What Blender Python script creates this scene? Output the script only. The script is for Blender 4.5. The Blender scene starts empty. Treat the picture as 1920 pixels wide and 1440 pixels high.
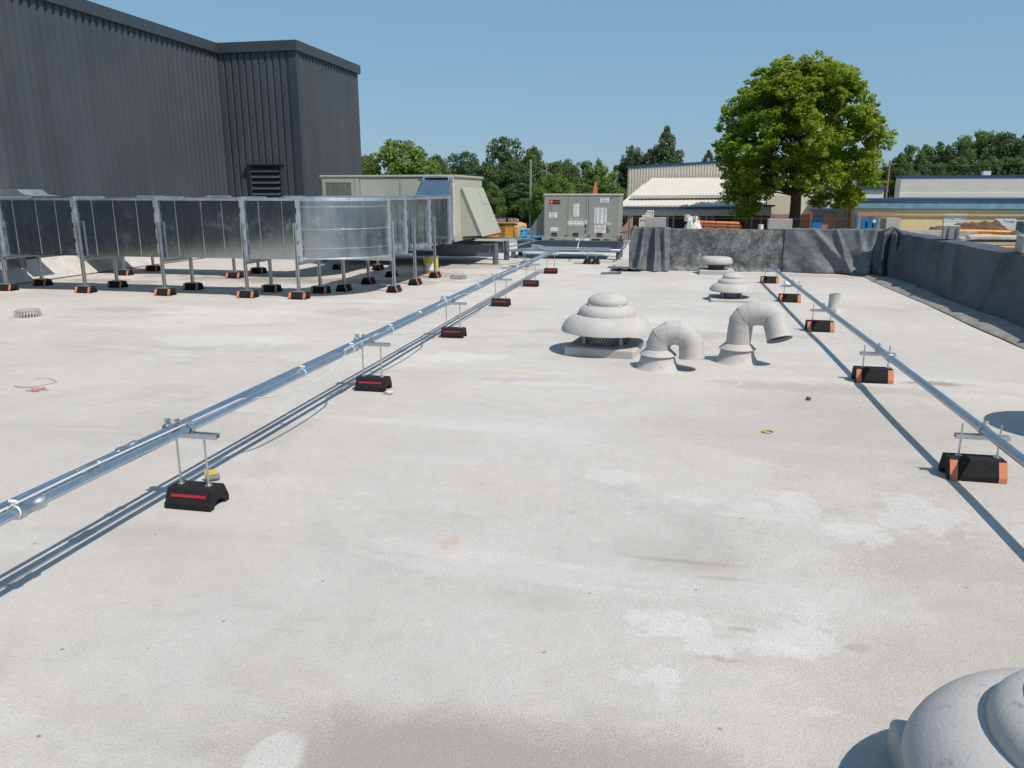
import bpy, bmesh, math, random
import numpy as np
from mathutils import Vector, Matrix
random.seed(7); RNG = np.random.default_rng(7)
SC = bpy.context.scene; COL = SC.collection
R = math.radians

# ------------------------------------------------------------------ camera
CAM_H, PITCH, YAW, FPX = 1.5, R(13.9), R(11.54), 1450.0
cd = bpy.data.cameras.new('camera'); cam = bpy.data.objects.new('camera', cd); COL.objects.link(cam)
cd.sensor_fit = 'HORIZONTAL'; cd.sensor_width = 36.0; cd.lens = FPX / 1920 * 36.0
cd.clip_start = 0.05; cd.clip_end = 3000
cam.location = (0, 0, CAM_H); cam.rotation_euler = (math.pi / 2 - PITCH, 0, YAW)
SC.camera = cam
# ------------------------------------------------------------------ sun, sky, exposure
SUNV = Vector((0.57, -0.36, 1.0)).normalized()
SUN_EL = math.asin(SUNV.z); SUN_AZ = math.atan2(SUNV.x, SUNV.y)
w = bpy.data.worlds.new('World'); SC.world = w; w.use_nodes = True
nt = w.node_tree
sky = nt.nodes.new('ShaderNodeTexSky'); sky.sky_type = 'NISHITA'; sky.sun_disc = False
sky.sun_elevation = SUN_EL; sky.sun_rotation = SUN_AZ
sky.altitude = 0; sky.air_density = 1.0; sky.dust_density = 0.5; sky.ozone_density = 3.0
bg = nt.nodes['Background']; bg.inputs['Strength'].default_value = 0.15
mixsky = nt.nodes.new('ShaderNodeMix'); mixsky.data_type = 'RGBA'; mixsky.inputs[0].default_value = .84
mixsky.clamp_result = False; mixsky.inputs[7].default_value = (.84, 1.55, 2.24, 1)      # clear summer air evens the sky out towards the horizon
nt.links.new(sky.outputs[0], mixsky.inputs[6]); nt.links.new(mixsky.outputs[2], bg.inputs['Color'])
sd = bpy.data.lights.new('sun', 'SUN'); sd.energy = 3.2; sd.angle = R(0.5); sd.color = (1.0, 0.91, 0.79)
so = bpy.data.objects.new('sun', sd); COL.objects.link(so)
so.rotation_euler = SUNV.to_track_quat('Z', 'Y').to_euler(); so.location = (20, -8, 40)
SC.render.engine = 'CYCLES'; SC.cycles.max_bounces = 6; SC.cycles.diffuse_bounces = 3; SC.cycles.glossy_bounces = 4; SC.cycles.transmission_bounces = 4
vs = SC.view_settings; vs.view_transform = 'Standard'; vs.look = 'None'; vs.gamma = 1.0; vs.exposure = 0.5; vs.use_curve_mapping = False

# ------------------------------------------------------------------ helpers
_f = Vector((-math.sin(YAW) * math.cos(PITCH), math.cos(YAW) * math.cos(PITCH), -math.sin(PITCH)))
_r = Vector((math.cos(YAW), math.sin(YAW), 0)); _u = _r.cross(_f)
def at(px, py, Y):            # world point seen at a photograph pixel, at depth Y
    d = _f + _r * ((px - 960) / FPX) - _u * ((py - 720) / FPX)
    return Vector((0, 0, CAM_H)) + d * (Y / d.y)

class MB:
    def __init__(s): s.v = []; s.f = []
    def add(s, vs, fs):
        n = len(s.v); s.v += [tuple(v) for v in vs]; s.f += [tuple(i + n for i in f) for f in fs]; return s
    def box(s, x0, x1, y0, y1, z0, z1):
        s.add([(x0,y0,z0),(x1,y0,z0),(x1,y1,z0),(x0,y1,z0),(x0,y0,z1),(x1,y0,z1),(x1,y1,z1),(x0,y1,z1)],
              [(0,3,2,1),(4,5,6,7),(0,1,5,4),(1,2,6,5),(2,3,7,6),(3,0,4,7)]); return s
    def obox(s, c, sx, sy, sz, rz=0.0, rx=0.0, ry=0.0):
        M = Matrix.Rotation(rz, 3, 'Z') @ Matrix.Rotation(ry, 3, 'Y') @ Matrix.Rotation(rx, 3, 'X')
        vs = [Vector(c) + M @ Vector((a * sx / 2, b * sy / 2, d * sz / 2)) for d in (-1, 1) for a, b in ((-1,-1),(1,-1),(1,1),(-1,1))]
        s.add(vs, [(0,3,2,1),(4,5,6,7),(0,1,5,4),(1,2,6,5),(2,3,7,6),(3,0,4,7)]); return s
    def hexa(s, b, t):
        s.add(list(b) + list(t), [(0,3,2,1),(4,5,6,7),(0,1,5,4),(1,2,6,5),(2,3,7,6),(3,0,4,7)]); return s
    def bar(s, a, b, w, h):
        a = Vector(a); b = Vector(b); d = (b - a).normalized()
        up = Vector((0,0,1)) if abs(d.z) < .95 else Vector((0,1,0))
        x = d.cross(up).normalized(); y = x.cross(d)
        q = [x * i * w / 2 + y * j * h / 2 for i, j in ((-1,-1),(1,-1),(1,1),(-1,1))]
        s.add([a + p for p in q] + [b + p for p in q], [(0,3,2,1),(4,5,6,7),(0,1,5,4),(1,2,6,5),(2,3,7,6),(3,0,4,7)]); return s
    def tube(s, pts, r, n=12, caps=True):
        pts = [Vector(p) for p in pts]; rs = r if isinstance(r, (list, tuple)) else [r] * len(pts)
        base = len(s.v); px = None
        for i, p in enumerate(pts):
            d = (pts[min(i+1, len(pts)-1)] - pts[max(i-1, 0)]).normalized()
            if px is None:
                px = d.orthogonal().normalized()
            px = (px - d * px.dot(d)).normalized(); py = d.cross(px)
            for k in range(n):
                a = 2 * math.pi * k / n
                s.v.append(tuple(p + (px * math.cos(a) + py * math.sin(a)) * rs[i]))
        for i in range(len(pts) - 1):
            for k in range(n):
                a = base + i * n + k; b = base + i * n + (k + 1) % n
                s.f.append((a, b, b + n, a + n))
        if caps:
            s.f.append(tuple(base + k for k in reversed(range(n)))); s.f.append(tuple(base + (len(pts)-1) * n + k for k in range(n)))
        return s
    def lathe(s, prof, c=(0,0,0), n=40):
        base = len(s.v)
        for r, z in prof:
            for k in range(n):
                a = 2 * math.pi * k / n; s.v.append((c[0] + r * math.cos(a), c[1] + r * math.sin(a), c[2] + z))
        for i in range(len(prof) - 1):
            for k in range(n):
                a = base + i * n + k; b = base + i * n + (k + 1) % n
                s.f.append((a, b, b + n, a + n))
        return s
    def prism(s, poly, axis, a0, a1):
        def P(u, v, a):
            return (a, u, v) if axis == 'X' else ((u, a, v) if axis == 'Y' else (u, v, a))
        n = len(poly)
        s.add([P(u, v, a0) for u, v in poly] + [P(u, v, a1) for u, v in poly],
              [tuple(range(n)), tuple(range(2*n-1, n-1, -1))] + [(i, i + n, (i+1) % n + n, (i+1) % n) for i in range(n)]); return s
    def grid(s, P, flip=False):
        h, w_ = P.shape[:2]; base = len(s.v)
        s.v += [tuple(map(float, p)) for p in P.reshape(-1, 3)]
        for i in range(h - 1):
            for j in range(w_ - 1):
                q = (base + i*w_ + j, base + i*w_ + j+1, base + (i+1)*w_ + j+1, base + (i+1)*w_ + j)
                s.f.append(q[::-1] if flip else q)
        return s
    def corr(s, p0, p1, z0, z1, n, pitch, depth, duty=.45, sl=.12, z1b=None):
        p0 = Vector(p0); p1 = Vector(p1); L = (p1 - p0).length; d = (p1 - p0) / L; n = Vector(n)
        us = []; u = 0
        while u < L:
            for a, o in ((0,0),(1-duty-2*sl,0),(1-duty-sl,1),(1-sl,1)):
                if u + a * pitch <= L: us.append((u + a * pitch, o))
            u += pitch
        us.append((L, 0))
        base = len(s.v)
        for u, o in us:
            q = p0 + d * u + n * depth * o; zt = z1 if z1b is None else z1 + (z1b - z1) * u / L
            s.v.append((q.x, q.y, z0)); s.v.append((q.x, q.y, zt))
        for i in range(len(us) - 1):
            a = base + 2 * i; s.f.append((a, a+2, a+3, a+1))
        return s
    def build(s, name, mat, parent=None, smooth=None, bevel=0.0, seg=2, solid=0.0):
        me = bpy.data.meshes.new(name)
        me.from_pydata(s.v, [], s.f); me.update()
        bm = bmesh.new(); bm.from_mesh(me); bmesh.ops.recalc_face_normals(bm, faces=bm.faces) if solid >= 0 else None
        bm.to_mesh(me); bm.free()
        if smooth is not None:
            me.polygons.foreach_set('use_smooth', [True] * len(me.polygons)); me.set_sharp_from_angle(angle=R(smooth))
        me.materials.append(mat)
        o = bpy.data.objects.new(name, me); COL.objects.link(o)
        if parent is not None:
            o.parent = parent; o.matrix_parent_inverse = Matrix.Identity(4)
            l = Vector((0,0,0)); p = root = parent
            while p is not None: l += p.location; root = p; p = p.parent
            # vertices are given in world space: keep them there by shifting into the parent's frame
            if l.length > 0 and root.get('_world', 0): me.transform(Matrix.Translation(-l))
        if bevel:
            b = o.modifiers.new('bevel', 'BEVEL'); b.width = bevel; b.segments = seg; b.limit_method = 'ANGLE'; b.angle_limit = R(35)
        if solid > 0:
            b = o.modifiers.new('solidify', 'SOLIDIFY'); b.thickness = solid
        return o
def tag(o, label=None, cat=None, group=None, kind=None):
    if label: o['label'] = label
    if cat: o['category'] = cat
    if group: o['group'] = group
    if kind: o['kind'] = kind
    return o
def thing(name, label, cat, loc=(0,0,0), rz=0.0, group=None, world=True):
    o = bpy.data.objects.new(name, None); COL.objects.link(o); o.location = loc; o.rotation_euler = (0,0,rz)
    o.empty_display_size = .2
    if world: o['_world'] = 1
    return tag(o, label, cat, group)
def copy_tree(o, loc, rz=0.0, label=None, scale=None, group=None):
    def rec(a, par):
        c = a.copy(); COL.objects.link(c)
        if par is not None: c.parent = par
        for ch in list(a.children): rec(ch, c)
        return c
    c = rec(o, None); c.location = loc; c.rotation_euler = (0, 0, rz)
    if label: c['label'] = label
    if scale: c.scale = scale
    if group: c['group'] = group
    return c
def finish_world():
    for o in bpy.data.objects:
        if '_world' in o: del o['_world']

def vnoise(x, y, seed=0):     # smooth value noise in numpy
    rg = np.random.default_rng(seed); T = rg.random((64, 64))
    xi = np.floor(x).astype(int); yi = np.floor(y).astype(int); fx = x - xi; fy = y - yi
    fx = fx*fx*(3-2*fx); fy = fy*fy*(3-2*fy)
    g = lambda a, b: T[a % 64, b % 64]
    return (g(xi,yi)*(1-fx)+g(xi+1,yi)*fx)*(1-fy)+(g(xi,yi+1)*(1-fx)+g(xi+1,yi+1)*fx)*fy - .5
def fbm(x, y, seed=0, o=4):
    r = 0; a = 1
    for i in range(o): r = r + a * vnoise(x * 2**i, y * 2**i, seed + i); a *= .5
    return r

# ------------------------------------------------------------------ materials
class NT:
    def __init__(s, name):
        s.m = bpy.data.materials.new(name); s.m.use_nodes = True; s.t = s.m.node_tree; s.b = s.t.nodes['Principled BSDF']
        s.tc = s.t.nodes.new('ShaderNodeTexCoord'); s.co = s.tc.outputs['Object']
    def n(s, typ, **k):
        x = s.t.nodes.new(typ)
        for a, b in k.items(): setattr(x, a, b)
        return x
    def l(s, a, b): s.t.links.new(a, b)
    def map(s, sc=(1,1,1), loc=(0,0,0)):
        m = s.n('ShaderNodeMapping'); m.inputs['Scale'].default_value = sc; m.inputs['Location'].default_value = loc; s.l(s.co, m.inputs[0]); return m.outputs[0]
    def noise(s, scale, detail=4, rough=.55, vec=None, dist=0.0):
        x = s.n('ShaderNodeTexNoise'); x.inputs['Scale'].default_value = scale; x.inputs['Detail'].default_value = detail
        x.inputs['Roughness'].default_value = rough; x.inputs['Distortion'].default_value = dist
        s.l(vec if vec is not None else s.co, x.inputs['Vector']); return x.outputs[0]
    def ramp(s, fac, stops):
        x = s.n('ShaderNodeValToRGB'); e = x.color_ramp.elements
        while len(e) < len(stops): e.new(.5)
        for i, (p, c) in enumerate(stops):
            e[i].position = p; e[i].color = (*c, 1) if isinstance(c, (tuple, list)) else (c, c, c, 1)
        s.l(fac, x.inputs[0]); return x.outputs[0]
    def mix(s, fac, a, b, mode='MIX'):
        x = s.n('ShaderNodeMix', data_type='RGBA', blend_type=mode)
        for i, v in ((0, fac), (6, a), (7, b)):
            if isinstance(v, (int, float)): x.inputs[i].default_value = v
            elif isinstance(v, (tuple, list)): x.inputs[i].default_value = (*v, 1)
            else: s.l(v, x.inputs[i])
        return x.outputs[2]
    def math(s, op, a, b=0.0, c=None):
        x = s.n('ShaderNodeMath', operation=op)
        for i, v in enumerate((a, b) if c is None else (a, b, c)):
            if isinstance(v, (int, float)): x.inputs[i].default_value = v
            else: s.l(v, x.inputs[i])
        return x.outputs[0]
    def bump(s, h, strength=.3, dist=.01):
        x = s.n('ShaderNodeBump'); x.inputs['Strength'].default_value = strength; x.inputs['Distance'].default_value = dist
        s.l(h, x.inputs['Height']); s.l(x.outputs[0], s.b.inputs['Normal'])
    def set(s, col=None, rough=None, metal=None, spec=None):
        for nm, v in (('Base Color', col), ('Roughness', rough), ('Metallic', metal), ('Specular IOR Level', spec)):
            if v is None: continue
            if isinstance(v, (int, float)): s.b.inputs[nm].default_value = v
            elif isinstance(v, (tuple, list)): s.b.inputs[nm].default_value = (*v, 1)
            else: s.l(v, s.b.inputs[nm])
        return s

def simple(name, col, rough=.6, metal=0.0, var=.12, scale=6.0, bump=0.0, bscale=60.0, spec=.5):
    m = NT(name); a = tuple(c * (1 - var) for c in col); b = tuple(min(1, c * (1 + var)) for c in col)
    m.set(m.ramp(m.noise(scale, 5), [(.3, a), (.7, b)]), rough, metal, spec)
    if bump: m.bump(m.noise(bscale, 3), bump, .004)
    return m.m

def roof_mat():
    m = NT('roof coating'); co = m.co
    sep = m.n('ShaderNodeSeparateXYZ'); m.l(co, sep.inputs[0]); X, Y = sep.outputs[0], sep.outputs[1]
    big = m.noise(.35, 5, .6, dist=.4); mid = m.noise(1.3, 6, .65, dist=.6); fine = m.noise(9, 6, .7)
    gr = m.noise(120, 3, .75); gr2 = m.noise(330, 2, .7)
    c = m.ramp(big, [(.30, (.465,.435,.412)), (.5, (.54,.508,.485)), (.72, (.60,.567,.542))])
    c = m.mix(m.ramp(mid, [(.45, 0.0), (.7, .55)]), c, (.60,.572,.552))
    c = m.mix(m.ramp(m.noise(.9, 6, .7, m.map((1,1,1), (13,4,0)), .5), [(.52, 0.0), (.70, .6)]), c, (.39,.365,.345))
    c = m.mix(m.ramp(m.noise(.55, 4, .6, m.map((1,1,1), (3,31,0))), [(.55, 0.0), (.75, .3)]), c, (.55,.47,.38))
    # wind-drawn streaks across the roof
    c = m.mix(m.ramp(m.noise(1.0, 6, .65, m.map((.35,1.6,1), (7,2,0)), .7), [(.53, 0.0), (.66, .5)]), c, (.66,.64,.62))
    c = m.mix(m.ramp(m.noise(1.0, 6, .65, m.map((.3,1.3,1), (1,12,0)), .7), [(.54, 0.0), (.70, .5)]), c, (.385,.365,.345))
    # named patches: bright worn granules, old stains, broad darker tone on the right (ellipses with ragged edges)
    def patch(cx, cy, rx, ry, rag=.55, sc=5.0, seed=0.0, edge=.25):
        dx = m.math('MULTIPLY', m.math('SUBTRACT', X, cx), 1 / rx); dy = m.math('MULTIPLY', m.math('SUBTRACT', Y, cy), 1 / ry)
        d = m.math('SQRT', m.math('ADD', m.math('MULTIPLY', dx, dx), m.math('MULTIPLY', dy, dy)))
        n_ = m.noise(sc, 8, .72, m.map((1,1,1), (seed, seed * 2, 0)), .8)
        d = m.math('ADD', d, m.math('MULTIPLY', m.math('SUBTRACT', n_, .5), rag * 7)); d = m.math('ADD', d, m.math('MULTIPLY', m.math('SUBTRACT', gr, .5), .9))
        return m.ramp(d, [(1 - edge, 1.0), (1.0, 0.0)])
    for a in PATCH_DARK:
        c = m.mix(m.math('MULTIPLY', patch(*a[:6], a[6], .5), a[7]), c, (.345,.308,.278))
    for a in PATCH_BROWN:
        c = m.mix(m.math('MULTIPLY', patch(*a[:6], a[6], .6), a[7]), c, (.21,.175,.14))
    for a in PATCH_RUST:
        c = m.mix(m.math('MULTIPLY', patch(*a[:6], a[6], .6), a[7]), c, (.56,.36,.22))
    for a in PATCH_WHITE:
        c = m.mix(m.math('MULTIPLY', patch(*a[:6], a[6], .22), a[7]*.85), c, (.665,.65,.64))
    c = m.mix(m.ramp(fine, [(.35, .16), (.65, 0.0)]), c, (.30,.29,.275))
    c = m.mix(m.ramp(gr, [(.34, .55), (.47, 0.0)]), c, (.29,.275,.26))
    c = m.mix(m.ramp(gr2, [(.54, 0.0), (.66, .6)]), c, (.74,.73,.72))
    c = m.mix(m.ramp(gr2, [(.30, .5), (.43, 0.0)]), c, (.27,.255,.24))
    sp = m.n('ShaderNodeTexVoronoi'); sp.inputs['Scale'].default_value = 5.5; m.l(co, sp.inputs['Vector'])
    c = m.mix(m.ramp(sp.outputs['Distance'], [(.022, .7), (.05, 0.0)]), c, (.16,.14,.12))
    m.set(c, .9, 0, .25)
    h = m.math('ADD', m.math('ADD', m.math('MULTIPLY', gr, .6), m.math('MULTIPLY', gr2, .5)), m.math('MULTIPLY', fine, 1.2))
    m.bump(h, .8, .007)
    return m.m
PATCH_WHITE = [(.07,2.55,.17,.10,.4,11,1.3,.8),(.19,2.44,.11,.07,.5,13,2.9,.7),(.50,2.53,.17,.11,.45,11,4.1,.8),(.57,2.70,.07,.10,.5,14,5.3,.6),(.40,2.46,.13,.05,.5,13,6.1,.7),(.04,2.23,.075,.06,.5,17,7.7,.75),(-.06,2.20,.05,.06,.6,18,8.3,.6),(.05,2.13,.03,.05,.5,20,9.1,.6),(-1.0,1.63,.085,.13,.14,9,2.2,.75),(.50,2.14,.045,.03,.6,20,3.1,.6),
               (.66,3.78,.12,.19,.5,11,5.5,.65),(.88,3.50,.15,.15,.5,11,5.9,.65),(1.22,3.75,.20,.26,.5,9,6.7,.6),(-.25,4.0,.22,.12,.5,8,7.3,.5),(.15,3.75,.12,.08,.5,12,7.9,.5),(.45,3.7,.1,.06,.5,13,8.7,.5),(-4.5,7.2,.9,.35,.5,3,9.1,.6),(-1.9,6.9,.6,.2,.5,4,6.3,.6),(-5.2,8.4,1.0,.3,.5,3,1.1,.55),(-.3,9.5,1.1,.4,.5,2,1.7,.5),(-5.6,9.0,1.2,.3,.5,2,3.9,.5),(-.9,6.0,.5,.08,.5,4,2.7,.5),(-1.8,2.1,.5,.35,.4,4,4.9,.2)]
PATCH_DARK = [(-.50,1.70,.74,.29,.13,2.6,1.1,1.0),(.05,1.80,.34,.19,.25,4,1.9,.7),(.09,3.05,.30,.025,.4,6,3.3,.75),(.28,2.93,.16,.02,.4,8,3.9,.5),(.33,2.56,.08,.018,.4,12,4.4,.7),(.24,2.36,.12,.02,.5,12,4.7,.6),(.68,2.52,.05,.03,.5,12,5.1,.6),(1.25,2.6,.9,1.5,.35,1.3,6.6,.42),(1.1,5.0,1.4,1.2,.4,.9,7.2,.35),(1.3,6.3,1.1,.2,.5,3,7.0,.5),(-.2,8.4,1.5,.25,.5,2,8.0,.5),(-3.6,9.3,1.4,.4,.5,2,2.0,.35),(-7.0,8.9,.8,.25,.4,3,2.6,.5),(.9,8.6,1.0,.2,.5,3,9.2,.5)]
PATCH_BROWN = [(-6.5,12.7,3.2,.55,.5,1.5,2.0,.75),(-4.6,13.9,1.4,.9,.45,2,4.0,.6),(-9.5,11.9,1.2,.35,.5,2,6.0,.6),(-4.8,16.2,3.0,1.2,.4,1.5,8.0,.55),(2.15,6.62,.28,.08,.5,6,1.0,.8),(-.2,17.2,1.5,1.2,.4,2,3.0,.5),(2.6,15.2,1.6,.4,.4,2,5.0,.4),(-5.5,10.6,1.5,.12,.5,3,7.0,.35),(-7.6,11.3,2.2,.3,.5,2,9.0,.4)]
PATCH_RUST = [(-.84,5.51,.10,.07,.5,9,1.0,.35),(-.52,5.50,.12,.06,.5,9,2.0,.35),(-.90,3.01,.05,.07,.6,16,3.0,.5),(-3.6,5.2,.35,.1,.5,4,4.0,.25),(-3.4,7.7,.15,.1,.5,6,5.0,.25),(-1.3,6.4,.3,.15,.5,5,6.0,.25)]

def vent_mat():
    m = NT('vent coating'); n1 = m.noise(5, 6, .65); gr = m.noise(90, 4, .7)
    c = m.ramp(n1, [(.3, (.42,.405,.395)), (.7, (.50,.485,.475))])
    c = m.mix(m.ramp(gr, [(.3, .35), (.45, 0.0)]), c, (.30,.295,.28))
    c = m.mix(m.ramp(m.noise(17, 4, .7), [(.63, 0.0), (.70, .7)]), c, (.27,.25,.215)); c = m.mix(m.ramp(m.noise(46, 5, .75), [(.66, 0.0), (.70, .7)]), c, (.10,.09,.08))
    m.set(c, .75, 0, .35); m.bump(m.math('ADD', gr, m.math('MULTIPLY', m.noise(28, 4), .8)), .35, .005); return m.m

def galv(name, lo=(.36,.40,.445), hi=(.48,.52,.565), r0=.09, r1=.17, scratch=True, wobble=.05):
    m = NT(name)
    v = m.n('ShaderNodeTexVoronoi'); v.inputs['Scale'].default_value = 45; m.l(m.co, v.inputs['Vector'])
    sp = m.n('ShaderNodeSeparateColor'); m.l(v.outputs['Color'], sp.inputs[0])
    streak = m.noise(3.0, 5, .6, m.map((6,6,.6)))
    f = m.math('ADD', m.math('MULTIPLY', sp.outputs[0], .07), m.math('MULTIPLY', m.noise(3, 6, .6), .5)); f = m.math('ADD', f, m.math('MULTIPLY', streak, .43))
    c = m.ramp(f, [(.35, lo), (.7, hi)])
    rough = m.ramp(f, [(.35, r0), (.7, r1)])
    if scratch:
        s1 = m.ramp(m.noise(7, 4, .55, m.map((1.5,1.5,8)), 2.0), [(.70, 0.0), (.715, .9)])
        s2 = m.ramp(m.noise(7, 4, .55, m.map((9,9,.7), (5,3,1)), 1.0), [(.70, 0.0), (.72, .5)])
        s = m.math('MULTIPLY', m.math('MAXIMUM', s1, s2), m.ramp(m.noise(1.3, 3), [(.42, .1), (.6, 1.0)]))
        s3 = m.ramp(m.noise(3.2, 5, .7), [(.56, 0.0), (.75, .35)])
        s = m.math('MAXIMUM', s, s3)
        rough = m.mix(s, rough, (.6,.6,.6)); c = m.mix(s, c, (.72,.74,.76))
    m.set(c, rough, 1.0)
    m.bump(m.math('ADD', m.noise(1.6, 3, .5), m.math('MULTIPLY', m.noise(6, 2), .2)), wobble, .02); return m.m

def siding_mat(name, col, var=.18, rough=.5):
    m = NT(name); st = m.noise(1.0, 5, .6, m.map((2.2,2.2,.12)))
    bl = m.noise(.5, 5, .6)
    f = m.math('ADD', m.math('MULTIPLY', st, .6), m.math('MULTIPLY', bl, .4))
    m.set(m.ramp(f, [(.35, tuple(c*(1-var) for c in col)), (.68, tuple(c*(1+var) for c in col))]), m.ramp(bl, [(.3, rough-.08), (.7, rough+.1)]), 0, .5)
    m.bump(m.noise(140, 2), .08, .002); return m.m

def brick_mat(name='brick', sc=1.0):
    m = NT(name); b = m.n('ShaderNodeTexBrick'); b.inputs['Scale'].default_value = sc
    b.inputs['Brick Width'].default_value = .22; b.inputs['Row Height'].default_value = .075; b.inputs['Mortar Size'].default_value = .01
    b.inputs['Color1'].default_value = (.43,.215,.16,1); b.inputs['Color2'].default_value = (.34,.155,.12,1); b.inputs['Mortar'].default_value = (.50,.42,.36,1)
    sep = m.n('ShaderNodeSeparateXYZ'); m.l(m.co, sep.inputs[0]); cb = m.n('ShaderNodeCombineXYZ')
    m.l(m.math('ADD', sep.outputs[0], sep.outputs[1]), cb.inputs[0]); m.l(sep.outputs[2], cb.inputs[1]); m.l(cb.outputs[0], b.inputs['Vector'])
    c = m.mix(m.ramp(m.noise(1.2, 5), [(.35, 0.0), (.7, .5)]), b.outputs['Color'], (.46,.26,.20))
    m.set(c, .85); return m.m

def leaf_mat(name, dark, light, tr=.35):
    m = NT(name); g = m.n('ShaderNodeNewGeometry'); oi = m.n('ShaderNodeObjectInfo')
    f = m.math('ADD', m.math('MULTIPLY', g.outputs['Random Per Island'], .55), m.math('MULTIPLY', m.noise(.55, 3), .5))
    f = m.math('ADD', f, m.math('MULTIPLY', m.math('SUBTRACT', oi.outputs['Random'], .5), .3))
    c = m.ramp(f, [(.22, dark), (.8, light)])
    m.set(c, .55, 0, .3)
    t = m.n('ShaderNodeBsdfTranslucent'); m.l(m.mix(.6, c, (light[0]*1.5, light[1]*1.5, light[2]*.8)), t.inputs['Color'])
    mx = m.n('ShaderNodeMixShader'); mx.inputs[0].default_value = tr; m.l(m.b.outputs[0], mx.inputs[1]); m.l(t.outputs[0], mx.inputs[2])
    m.l(mx.outputs[0], m.t.nodes['Material Output'].inputs['Surface']); return m.m

def membrane_mat(name, base, dust, amount=.5, sc=3.0):
    m = NT(name); a = m.noise(sc, 8, .75, None, .3); b = m.noise(sc * 9, 5, .75)
    f = m.math('ADD', m.math('MULTIPLY', a, .65), m.math('MULTIPLY', b, .45))
    k = m.ramp(f, [(.50, 0.0), (.64, amount), (.74, min(1, amount * 1.6))])
    c0 = m.ramp(m.noise(2.0, 5), [(.3, tuple(c*.75 for c in base)), (.7, tuple(c*1.3 for c in base))])
    m.set(m.mix(k, c0, dust), m.ramp(a, [(.3, .48), (.7, .8)]), 0, .4); m.bump(b, .25, .006); return m.m

def soil_mat():
    m = NT('soil'); a = m.noise(.9, 8, .7); c = m.ramp(a, [(.3, (.075,.045,.03)), (.55, (.15,.095,.06)), (.75, (.23,.155,.10))])
    m.set(c, .95, 0, .2); m.bump(m.noise(6, 6, .7), .8, .1); return m.m
def ground_mat():
    m = NT('dirt and grass'); a = m.noise(.035, 6, .6); b = m.noise(.6, 6, .7)
    g = m.ramp(b, [(.3, (.035,.06,.018)), (.7, (.08,.105,.035))]); d = m.ramp(b, [(.3, (.20,.155,.115)), (.7, (.36,.30,.23))])
    m.set(m.mix(m.ramp(a, [(.44, 0.0), (.56, 1.0)]), d, g), .95, 0, .2); m.bump(b, .4, .05); return m.m

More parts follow.
